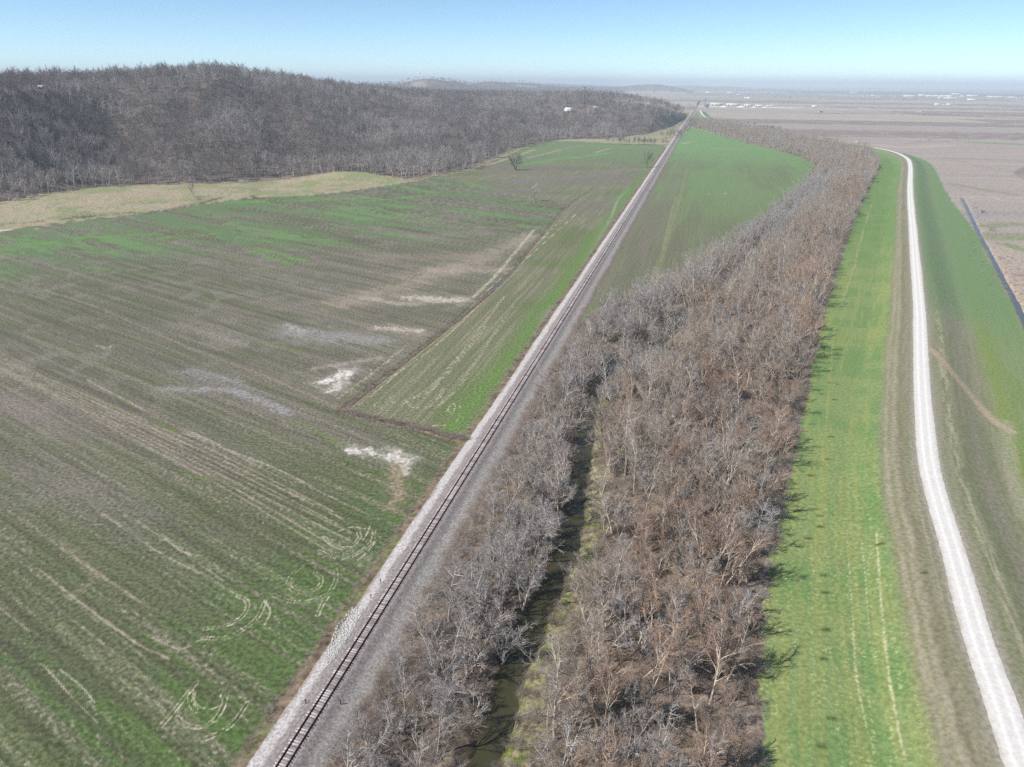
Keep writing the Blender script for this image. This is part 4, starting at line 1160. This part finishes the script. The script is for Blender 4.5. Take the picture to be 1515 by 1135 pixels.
# ---- undergrowth under and beside the belt
g = np.random.default_rng(99)
n = 42000
bu = g.uniform(0, 1, n) ** 1.6 * 900 - 20; bv = g.uniform(3, 190, n)
BX = RAIL0[0] + RD[0] * bu + RN[0] * bv; BY = RAIL0[1] + RD[1] * bu + RN[1] * bv
ok = in_poly(BX, BY, BELT); cd, csd, _ = dist_poly(BX, BY, CREEK)
ok &= (cd > 2.8) & ~((csd > 0) & (cd < np.interp(np.hypot(BX, BY), [120, 170, 215], [7.0, 5.0, 2.4])) & (g.uniform(0, 1, n) < 0.85))
bd, _, _ = dist_poly(BX, BY, BL); bdr2, _, _ = dist_poly(BX, BY, BR)
keep = (bd < 9) | (bdr2 < 5) | (g.uniform(0, 1, n) < 0.45)
ok &= keep
BX, BY = BX[ok], BY[ok]; bd = bd[ok]
# weeds along the left foot of the railway bed and in the field ditches
ex = []
for line, w_, m in (((RAIL0 + RD * 40 - RN * 8.2, RAIL0 + RD * 700 - RN * 7.8), 1.2, 500),):
    for _ in range(m):
        t = g.uniform(0, 1); p = line[0] + (line[1] - line[0]) * t
        if fbm(np.array([p[0] / 9]), np.array([p[1] / 9]), 2, 5)[0] > 0.46: ex.append(p + g.normal(0, w_ / 2, 2))
for line, w_, m, in ((DITCH2, 1.6, 260), (DITCH, 1.2, 160)):
    for _ in range(m):
        i = g.integers(0, len(line) - 1); p = line[i] + (line[i + 1] - line[i]) * g.uniform(0, 1); ex.append(p + g.normal(0, w_ / 2, 2))
for pts, w_, m in (([(205, 317), (250, 311), (300, 300), (330, 293)], 5, 160), ([(100, 322), (140, 322)], 7, 60), ([(430, 294), (560, 283), (600, 274)], 5, 120), ([(0, 334), (120, 322), (200, 315)], 4, 70), ([(330, 285), (400, 281)], 14, 40), ([(1430, 300), (1470, 380), (1515, 450)], 16, 160)):
    line = PA(pts)
    for _ in range(m):
        i = g.integers(0, len(line) - 1); p = line[i] + (line[i + 1] - line[i]) * g.uniform(0, 1); ex.append(p + g.normal(0, w_ / 2, 2))
cp = CREEK; nr = np.gradient(cp, axis=0); nr /= np.linalg.norm(nr, axis=1)[:, None]; nr = np.stack([nr[:, 1], -nr[:, 0]], 1)
for _ in range(520):
    i = g.integers(0, len(cp) - 30); ex.append(cp[i] + nr[i] * (2.6 + abs(g.normal(0, 2.2))) + g.normal(0, 0.5, 2))
ex = np.array(ex)
small = np.concatenate([np.zeros(len(BX), bool), np.ones(len(ex), bool)])
BX, BY = np.concatenate([BX, ex[:, 0]]), np.concatenate([BY, ex[:, 1]])
bs = g.uniform(0.6, 1.3, len(BX)) * np.where(small, 0.55, 1.0)
scatter('undergrowth', BRUSH, np.stack([BX, BY, land_h(BX, BY) - 0.05], 1), np.stack([0 * BX, 0 * BX, g.uniform(0, 6.28, len(BX))], 1), np.repeat(bs[:, None], 3, 1), g.integers(0, 5, len(BX)),
        'brown brush and dry weeds under the tree belt and along ditches', 'undergrowth')
print('brush', len(BX))

# ---- the wood on the bluff and the far plateau
g = np.random.default_rng(123)
HX, HY, HS = [], [], []
r_ = 500.0
while r_ < 9000:
    sp_ = max(9.0, 0.0088 * r_)
    aa = np.arange(-0.80, E_AZ[-1], sp_ / r_)
    aa = aa + g.uniform(-0.5, 0.5, len(aa)) * sp_ / r_
    r2 = r_ + g.uniform(-0.5, 0.5, len(aa)) * sp_
    HX.append(r2 * np.sin(aa)); HY.append(r2 * np.cos(aa)); HS.append(np.full(len(aa), min(1.35, max(1.0, sp_ / 13))))
    r_ += sp_ if r_ < 2600 else sp_ * 1.25
HX, HY, HS = map(np.concatenate, (HX, HY, HS))
hr, ha = np.hypot(HX, HY), np.arctan2(HX, HY)
r0 = np.interp(ha, E_AZ, E_R)
hb, _ = bluff(HX, HY)
ok = (hr > r0 + 3 + 6 * (fbm(HX / 20, HY / 20, 2, 4) - 0.5)) & ((hr < 2500) | (hb > 22))
mdw = PA([(985, 186), (1006, 184), (1000, 196), (985, 203), (940, 213), (900, 212), (930, 205)])
ok &= ~in_poly(HX, HY, mdw)
for (a, r2, w_) in ((843, 1840, 40), (843, 1800, 30), (884, 1900, 36), (884, 1860, 30), (866, 1870, 18)):
    qx, qy = at_az(a, r2); ok &= np.hypot(HX - qx, HY - qy) > w_
for (a, r2, w_) in ((620, 5000, 70), (778, 6450, 90)):
    qx, qy = at_az(a, r2); ok &= np.hypot((HX - qx), (HY - qy)) > w_
ok &= g.uniform(0, 1, len(HX)) > 0.06
HX, HY, HS, hb, hr, ha = HX[ok], HY[ok], HS[ok], hb[ok], hr[ok], ha[ok]
# tree rows and thickets out on the plain and along the railway beyond the field
ex = []
for pts, w_, m, sc in (([(1030, 172), (1018, 190), (1002, 208)], 8, 90, 0.5), ([(900, 213), (940, 214), (985, 215)], 9, 44, 0.62), ([(985, 205), (1000, 200), (1012, 186)], 16, 30, 0.6), ([(1045, 182), (1080, 186), (1130, 196), (1160, 199)], 20, 160, 0.5),
                       ([(1340, 213), (1400, 209), (1430, 207)], 5, 22, 0.25), ([(1020, 160), (1010, 165), (1027, 163)], 60, 60, 0.7)):
    line = PA(pts)
    for _ in range(m):
        i = g.integers(0, len(line) - 1); p = line[i] + (line[i + 1] - line[i]) * g.uniform(0, 1); p = p + g.normal(0, w_ / 2, 2); ex.append((p[0], p[1], sc * g.uniform(0.7, 1.3)))
for k in range(34):
    a, r2 = g.uniform(1040, 1600), 10 ** g.uniform(3.75, 4.2)
    qx, qy = at_az(a, r2); ln = g.uniform(200, 1500)
    for _ in range(int(ln / 28)):
        ex.append((qx + g.uniform(-0.5, 0.5) * ln, qy + g.normal(0, 20), g.uniform(0.8, 1.3)))
ex = np.array(ex)
HX, HY, HS = np.concatenate([HX, ex[:, 0]]), np.concatenate([HY, ex[:, 1]]), np.concatenate([HS * g.uniform(0.7, 1.35, len(HS)), ex[:, 2]])
hp = fbm(HX / 60, HY / 60, 3, 55) + g.normal(0, 0.07, len(HX))
HI = np.where(hp > 0.56, g.integers(6, 10, len(HX)), g.integers(0, 6, len(HX)))
scatter('hillside_forest', HILL, np.stack([HX, HY, land_h(HX, HY) - 0.3], 1), np.stack([0 * HX, 0 * HX, g.uniform(0, 6.28, len(HX))], 1), np.stack([HS, HS, np.minimum(HS, 1.15)], 1), HI,
        'dense leafless wood covering the bluff and far plateau', 'forest')
print('hill trees', len(HX))

# ---- trees that stand alone in the fields
def lone(px, py, s_, mi, label, cat='tree', name='bare_tree', group=None, rz=0.0):
    x, y = P(px, py)
    t = empty(name, (x, y, hz(x, y) - 0.1), rz); t.scale = (s_, s_, s_)
    tag(t, label, cat, group)
    _, tm, cm = LONE[mi]
    obj('trunk', tm, t); obj('crown', cm, t)


lone(763, 252, 1.0, 0, 'large dark bare tree alone in the bright green patch of the left field', rz=1)
lone(790, 298, 1.0, 1, 'pale bare tree alone in the brown middle of the left field', rz=2)
lone(957, 249, 1.0, 2, 'round-crowned bare tree standing just left of the far railway', rz=4)
lone(287, 293, 0.95, 3, 'slender bare tree in front of the wood at the meadow corner', rz=3)
lone(953, 214, 0.95, 3, 'grey tree at the far end of the left field, farther from the railway', rz=6)
lone(985, 214, 0.9, 1, 'grey tree nearest the railway at the far end of the left field', rz=5)


def bush(px, py, s_, i, label, z=0.0):
    x, y = P(px, py, z)
    o = obj('shrub', BRUSH[i]); o.location = (x, y, hz(x, y) - 0.05); o.scale = (s_ * 1.2, s_, s_ * 0.9); o.rotation_euler = (0, 0, px)
    tag(o, label, 'shrub', 'low dark shrubs')


bush(1453, 315, 2.2, 0, 'low dark shrub right of the drain, farthest of the three there')
bush(1468, 342, 2.0, 1, 'low dark shrub right of the drain, middle one of three')
bush(1507, 408, 2.2, 2, 'low dark shrub right of the drain, at the right edge')
bush(374, 293, 2.2, 0, 'dark shrub beside the dirt track below the meadow')
bush(295, 296, 1.8, 1, 'rounded dark shrub at the foot of the slender tree')
bush(128, 321, 2.4, 2, 'straggly brown shrub in the dry meadow near the left edge')
bush(875, 415, 1.2, 0, 'small dark shrub at the right foot of the railway bed')
bush(961, 284, 1.4, 1, 'tiny dark shrub by the far railway bed, right side')

# ---- fallen trunks
logm = flat_mat('bleached log', (214, 186, 160), 0.25, 2.0)
for (a, b, w_, lab) in (((982, 970), (1050, 1004), 0.27, 'thick pale fallen log among the rust trees near the bottom edge'), ((1006, 1008), (1034, 1026), 0.13, 'thin pale fallen pole just below the thick log'),
                        ((866, 1002), (888, 1006), 0.15, 'short pale fallen trunk beside the grassy creek bank'), ((768, 724), (787, 727), 0.16, 'small whitish log lying in the thicket beside the railway'), ((985, 592), (1012, 572), 0.22, 'dark leaning trunk fallen in the middle of the belt')):
    p, q = P(*a), P(*b); zz = hz(*p)
    pts = np.array([[[p[0] + (q[0] - p[0]) * t, p[1] + (q[1] - p[1]) * t, zz + 1.6 + 0.5 * math.sin(t * 5) * w_] for t in np.linspace(0, 1, 8)]])
    V, Q = tubes([(pts, np.linspace(w_, w_ * 0.45, 8)[None, :], 8)])
    tag(obj('fallen_log', mesh_np('fallen log', V, Q, logm, smooth=True)), lab, 'log', 'fallen logs in the tree belt')

# ---- white stones dumped on the railway slope
g = np.random.default_rng(3)
rock_m = flat_mat('white limestone', (205, 203, 200), 0.2, 2.0)
RK = []
for i in range(4):
    mb = MB().box((0, 0, 0), (1, 0.8, 0.6), taper=0.6); v = np.array(mb.v) + g.normal(0, 0.09, (8, 3)); RK.append(mesh_np('stone', v, np.array(mb.q), rock_m))
poly = PA([(521, 897), (540, 902), (530, 925), (498, 975), (480, 992), (478, 975), (497, 925)], 0.5)
lo, hi = poly.min(0), poly.max(0)
qx, qy = g.uniform(lo[0], hi[0], 6000), g.uniform(lo[1], hi[1], 6000)
m = in_poly(qx, qy, poly); qx, qy = qx[m][:900], qy[m][:900]
off_ = (qx - RAIL0[0]) * RN[0] + (qy - RAIL0[1]) * RN[1]
qz = np.maximum(bed_z(qx, qy, off_), land_h(qx, qy)) + 0.03
ss = 0.12 + 0.34 * g.uniform(0, 1, len(qx)) ** 2
scatter('rubble', RK, np.stack([qx, qy, qz], 1), g.uniform(0, 3, (len(qx), 3)), np.stack([ss, ss, ss * 0.8], 1), g.integers(0, 4, len(qx)), 'patch of white stones dumped on the slope left of the track', 'stones')

# ---- small posts beside the track
post_m = flat_mat('dark post', (52, 46, 46))
for (a, b, lab) in ((563, 862, 'dark line-side post left of the track above the white stones'), (549, 885, 'short dark stake left of the track by the brown weeds'), (453, 1043, 'short dark stake left of the track near the bottom edge'), (504, 1043, 'dark stake right of the track near the bottom edge')):
    x, y = P(a, b, 0.8)
    off1 = (x - RAIL0[0]) * RN[0] + (y - RAIL0[1]) * RN[1]
    z = float(bed_z(np.array([x]), np.array([y]), np.array([off1]))[0])
    t = tag(empty('trackside_post', (x, y, z - 0.1)), lab, 'post', 'posts beside the track')
    MB().box((0, 0, 0.45), (0.12, 0.12, 1.1)).build('post', post_m, t); MB().box((0, -0.07, 1.0), (0.3, 0.03, 0.25)).build('plate', post_m, t)

# ------------------------------------------------------------------ far buildings
white = flat_mat('white metal siding', (238, 236, 230), 0.05, 0.3, 0.6); roof_w = flat_mat('pale metal roof', (228, 228, 228), 0.06, 0.3, 0.5)
roof_g = flat_mat('grey roof', (120, 122, 128), 0.1, 0.3); dark_m = flat_mat('dark opening', (44, 44, 50), 0.1); blue_m = flat_mat('blue siding', (88, 128, 190), 0.1, 0.3)
cream = flat_mat('cream siding', (232, 222, 196), 0.08, 0.3)


def building(name, px, py, L, Wd, h, rh, label, cat, wall=white, roof=roof_w, doors=2, rz=None, z=None, group=None, dist=None):
    x, y = at_az(px, dist) if dist else P(px, py)
    a = math.atan2(x, y)
    t = tag(empty(name, (x, y, hz(x, y) if z is None else z), -a + (rz or 0.0)), label, cat, group)
    MB().box((0, 0, h / 2), (L, Wd, h)).endwall(L, Wd, h, rh).build('wall', wall, t)
    MB().gable(L, Wd, h + 0.05, rh).build('roof', roof, t)
    for k in range(doors):
        MB().box(((k + 0.5) / doors * L - L / 2, -Wd / 2 - 0.05, h * 0.35), (min(4.0, L / doors * 0.4), 0.12, h * 0.7)).build('door', dark_m, t)
    return t


building('house', 843, 0, 20, 12, 6, 4.5, 'white house with steep roof on the wooded bluff, left of the mast', 'house', dist=1835, doors=2, rz=0.5, z=None)
building('house', 884, 0, 13, 9, 4, 3.0, 'smaller white house on the bluff right of the mast', 'house', dist=1895, doors=1, rz=-0.3)
building('shed', 58, 0, 8, 4, 2.4, 1.0, 'low white building among the crest trees at the far left', 'shed', dist=1085, doors=2)
xs = [(1060, 156.0, 60, 40, 9, 3, 'long cream shed at the left end of the white plant', cream), (1085, 156.2, 70, 45, 7, 3, 'broad cream shed second from the left in the white plant', cream),
      (1107, 157.2, 42, 30, 7, 2, 'white shed with dark doors in the middle of the plant', white), (1124, 157.6, 46, 26, 6, 2, 'low white shed right of the plant middle', white), (1137, 158.0, 24, 16, 5, 2, 'small white shed at the foot of the conveyor', white)]
for a, b, L, Wd, h, rh, lab, m in xs: building('plant_shed', a, b, L, Wd, h, rh, lab, 'shed', wall=m, doors=3, group='sheds of the white plant')
building('plant_hall', 1046, 158.6, 16, 14, 12, 2, 'tall blue hall beside the railway at the white plant', 'hall', wall=blue_m, roof=roof_g, doors=1)
# white heaps in front of the sheds
pile_m = flat_mat('crushed white stone', (242, 234, 216), 0.1, 0.2)
g = np.random.default_rng(8)
for i, (a, b, s_, lab) in enumerate(((1070, 158.6, 12, 'cream heap of crushed stone at the left front of the plant'), (1096, 158.8, 14, 'wide cream stone heap before the middle sheds'), (1115, 159.2, 9, 'low white stone heap right of the middle sheds'), (1131, 159.2, 10, 'yellowish stone heap near the conveyor foot'))):
    x, y = P(a, b)
    rr2 = np.linspace(0, 1, 7); V = []; 
    for r2 in rr2:
        for k in range(16):
            an = k * math.pi / 8; V.append((r2 * s_ * 1.6 * math.cos(an) * g.uniform(0.9, 1.1), r2 * s_ * math.sin(an), s_ * 0.55 * (1 - r2) ** 1.1 * g.uniform(0.9, 1.08)))
    Q = [[i_ * 16 + k, i_ * 16 + (k + 1) % 16, (i_ + 1) * 16 + (k + 1) % 16, (i_ + 1) * 16 + k] for i_ in range(6) for k in range(16)]
    o = obj('stone_heap', mesh_np('stone heap', np.array(V), np.array(Q), pile_m)); o.location = (x, y, hz(x, y) - 0.1); o.rotation_euler = (0, 0, -math.atan2(x, y))
    tag(o, lab, 'heap', 'stone heaps at the plant')
x, y = P(1139, 158.6); x2, y2 = P(1144.5, 158.6)
t = tag(empty('conveyor', (x, y, hz(x, y))), 'white inclined conveyor rising at the right end of the plant', 'conveyor')
MB().bar((0, 0, 1), (x2 - x, y2 - y, 21), 1.6).build('boom', white, t)
mb = MB(); mb.bar(((x2 - x) * .5, 0, 0), ((x2 - x) * .5, 0, 11), 0.5); mb.bar(((x2 - x) * .5 + 6, 4, 0), ((x2 - x) * .5, 0, 11), 0.5); mb.build('leg', white, t)
x, y = P(1042.5, 158.5)
t = tag(empty('loading_tower', (x, y, 0)), 'slim grey loading tower beside the railway at the plant', 'tower')
mb = MB()
for i in (-1, 1):
    for j in (-1, 1): mb.bar((i * 2, j * 2, 0), (i * 1.4, j * 1.4, 34), 0.5)
for k in range(6): mb.bar((-2, -2, k * 5.5), (2, -2, k * 5.5 + 5.5), 0.3); mb.bar((2, 2, k * 5.5), (-2, 2, k * 5.5 + 5.5), 0.3)
mb.build('frame', roof_g, t); MB().box((0, 0, 36), (5, 5, 4)).gable(5, 5, 38, 1.5).build('head', roof_g, t)

far_b = [(1345, 143.2, 60, 'long low white shed at the left end of the distant row'), (1364, 142.0, 42, 'small white barn behind the distant row, left part'), (1374, 143.2, 30, 'short white shed left of the large distant farm'), (1385, 143.0, 60, 'large white hall, left one of the distant farm'),
         (1396, 143.2, 70, 'large white hall in the middle of the distant farm'), (1405, 143.4, 40, 'white hall at the right end of the distant farm'), (1391, 146.0, 24, 'small white shed in front of the distant farm, left'), (1406, 146.4, 70, 'long low white shed in front of the distant farm'), (1414, 140.2, 45, 'white barn set behind the distant farm'), (1423, 143.8, 24, 'small white shed just right of the distant farm'),
         (1438, 142.8, 55, 'lone tall white hall between the two distant farms'), (1437, 148.8, 44, 'pale low shed in front of the lone tall hall'), (1468, 144.4, 60, 'long white shed at the left of the right-hand farm'), (1479, 144.6, 34, 'white barn in the right-hand farm'), (1490, 145.4, 20, 'small white shed in the right-hand farm'), (1497, 145.4, 34, 'wide white shed in the right-hand farm'), (1508, 146.4, 28, 'dark-roofed shed near the right edge'), (1514, 146.2, 20, 'white shed cut by the right edge'),
         (1386, 156.0, 26, 'white farm shed alone in mid plain, left of two'), (1396, 156.2, 22, 'dark-doored farm shed in mid plain'), (1402, 156.2, 26, 'white farm shed in mid plain, right end'), (1048, 138.4, 34, 'white farm building far behind the loading tower'), (1080, 138.6, 34, 'white barn far beyond the plant'), (1092, 141.2, 24, 'pale small barn far beyond the plant, right'), (1103, 146.2, 20, 'small white shed left of the barn in the open plain'), (1107.5, 146.6, 24, 'white barn alone in the open plain'),
         (1263, 138.0, 40, 'white barn far off left of the distant farms'), (1291, 143.0, 20, 'tiny white shed left of the long low shed'), (1205, 158.8, 30, 'low white shed beside the plain road')]
for i, (a, b, L, lab) in enumerate(far_b):
    x, y = P(a, b); rr2 = math.hypot(x, y); k = rr2 / 4500
    building('farm_shed', a, b, L * k * 0.9, L * 0.45 * k, 7 * k ** 0.6, 3.2 * k ** 0.6, lab, 'shed', wall=white, roof=roof_g if 'dark' in lab else roof_w, doors=3 if 'dark' in lab else 1, group='white buildings on the plain')

# truck on the plain road, white lorry behind the trees
tyre = flat_mat('tyre rubber', (38, 38, 40)); glass = flat_mat('dark glass', (30, 36, 44), 0.1, 1, 0.2, 0.5)


def truck(px, py, s_, label, z, body_m, name='truck', long=True):
    x, y = P(px, py, z or 0)
    t = tag(empty(name, (x, y, z if z else hz(x, y)), -math.atan2(x, y)), label, 'truck'); t.scale = (s_,) * 3
    MB().box((-6.2, 0, 2.0), (2.6, 2.4, 2.7), taper=0.9).build('cab', white, t); MB().box((-7.35, 0, 2.5), (0.3, 2.1, 0.9)).build('windscreen', glass, t)
    MB().box((1.4, 0, 2.3), (11.5, 2.5, 2.9)).build('trailer', body_m, t)
    for wx in (-6.0, -1.5, 4.4, 5.7):
        for wy in (-1.0, 1.0): MB().cyl((wx, wy, 0.5), 0.5, 0.5, 0.35, 12, 'y').build('wheel', tyre, t)


truck(1214, 166.5, 1.15, 'white-cabbed truck with dark trailer parked in the open plain', None, dark_m)
truck(1268, 211.5, 0.55, 'white truck on the flood bank behind the trees', LVZ, white)

# radio mast and water tower
mx, my = at_az(866, 1870)
t = tag(empty('radio_mast', (mx, my, hz(mx, my))), 'thin tall radio mast on the wooded bluff between two houses', 'mast')
mb = MB(); Hm = 52
for k in range(3):
    an = k * 2.094; mb.bar((0.7 * math.cos(an), 0.7 * math.sin(an), 0), (0.5 * math.cos(an), 0.5 * math.sin(an), Hm), 0.28)
    for q in range(18): mb.bar((0.7 * math.cos(an), 0.7 * math.sin(an), q * Hm / 18), (0.7 * math.cos(an + 2.094), 0.7 * math.sin(an + 2.094), (q + 1) * Hm / 18), 0.12)
mb.build('lattice', post_m, t)
MB().cyl((0, 0, Hm - 4), 1.3, 1.3, 3.5, 8).build('antenna', post_m, t)
mx, my = at_az(620, 5150)
t = tag(empty('water_tower', (mx, my, hz(mx, my))), 'tiny white water tower on the distant wooded knob', 'water tower')
MB().cyl((0, 0, 0), 3.0, 2.2, 36, 12).build('shaft', white, t); MB().cyl((0, 0, 36), 3, 9, 4, 16).cyl((0, 0, 40), 9, 8, 5, 16).cyl((0, 0, 45), 8, 2, 3, 16).build('tank', white, t)

# railcars on the far track
car_m = flat_mat('dark hopper steel', (58, 56, 62), 0.2, 0.3)


def railcar():
    t = empty('railcar', (0, 0, 0))
    MB().box((0, 0, 2.9), (16.5, 3.0, 3.0)).box((0, 0, 1.2), (12, 2.4, 0.9), taper=1.3).build('body', car_m, t)
    for wx in (-5.6, 5.6):
        mb = MB()
        for q in (-0.9, 0.9):
            for wy in (-0.75, 0.75): mb.cyl((wx + q, wy, 0.45), 0.45, 0.45, 0.14, 10, 'y')
        mb.build('bogie', tyre, t)
    return t


c0 = railcar()
s0 = float(np.dot(np.array(P(1031.5, 155.5)) - RAIL0, RD))
for i in range(48):
    if i == 0: c = c0
    else:
        c = c0.copy(); COL.objects.link(c)
        for ch in c0.children:
            d_ = ch.copy(); COL.objects.link(d_); d_.parent = c
    p = RAIL0 + RD * (s0 + i * 18.0)
    c.location = (p[0], p[1], 1.65); c.rotation_euler = (0, 0, ra)
    tag(c, 'dark hopper wagon in the long train standing on the far track', 'railcar', 'hopper wagons of the far train')

# ------------------------------------------------------------------ haze: one even body of air round the land and the camera
HZ = 50000.0
hb_ = MB().box((0, 0, 121), (2 * HZ, 2 * HZ, 250)).build('haze', None)
hm = bpy.data.materials.new('thin air haze'); hm.use_nodes = True
nt = hm.node_tree
for n in list(nt.nodes):
    if n.type == 'BSDF_PRINCIPLED': nt.nodes.remove(n)
pv = nt.nodes.new('ShaderNodeVolumePrincipled')
pv.inputs['Color'].default_value = (0.80, 0.92, 1.0, 1)
pv.inputs['Density'].default_value = 1.05e-4
pv.inputs['Anisotropy'].default_value = 0.0
out = [n for n in nt.nodes if n.type == 'OUTPUT_MATERIAL'][0]
nt.links.new(pv.outputs[0], out.inputs['Volume'])
hb_.data.materials.clear(); hb_.data.materials.append(hm)
tag(hb_, 'thin blue haze lying over the whole valley', 'haze', kind='stuff')
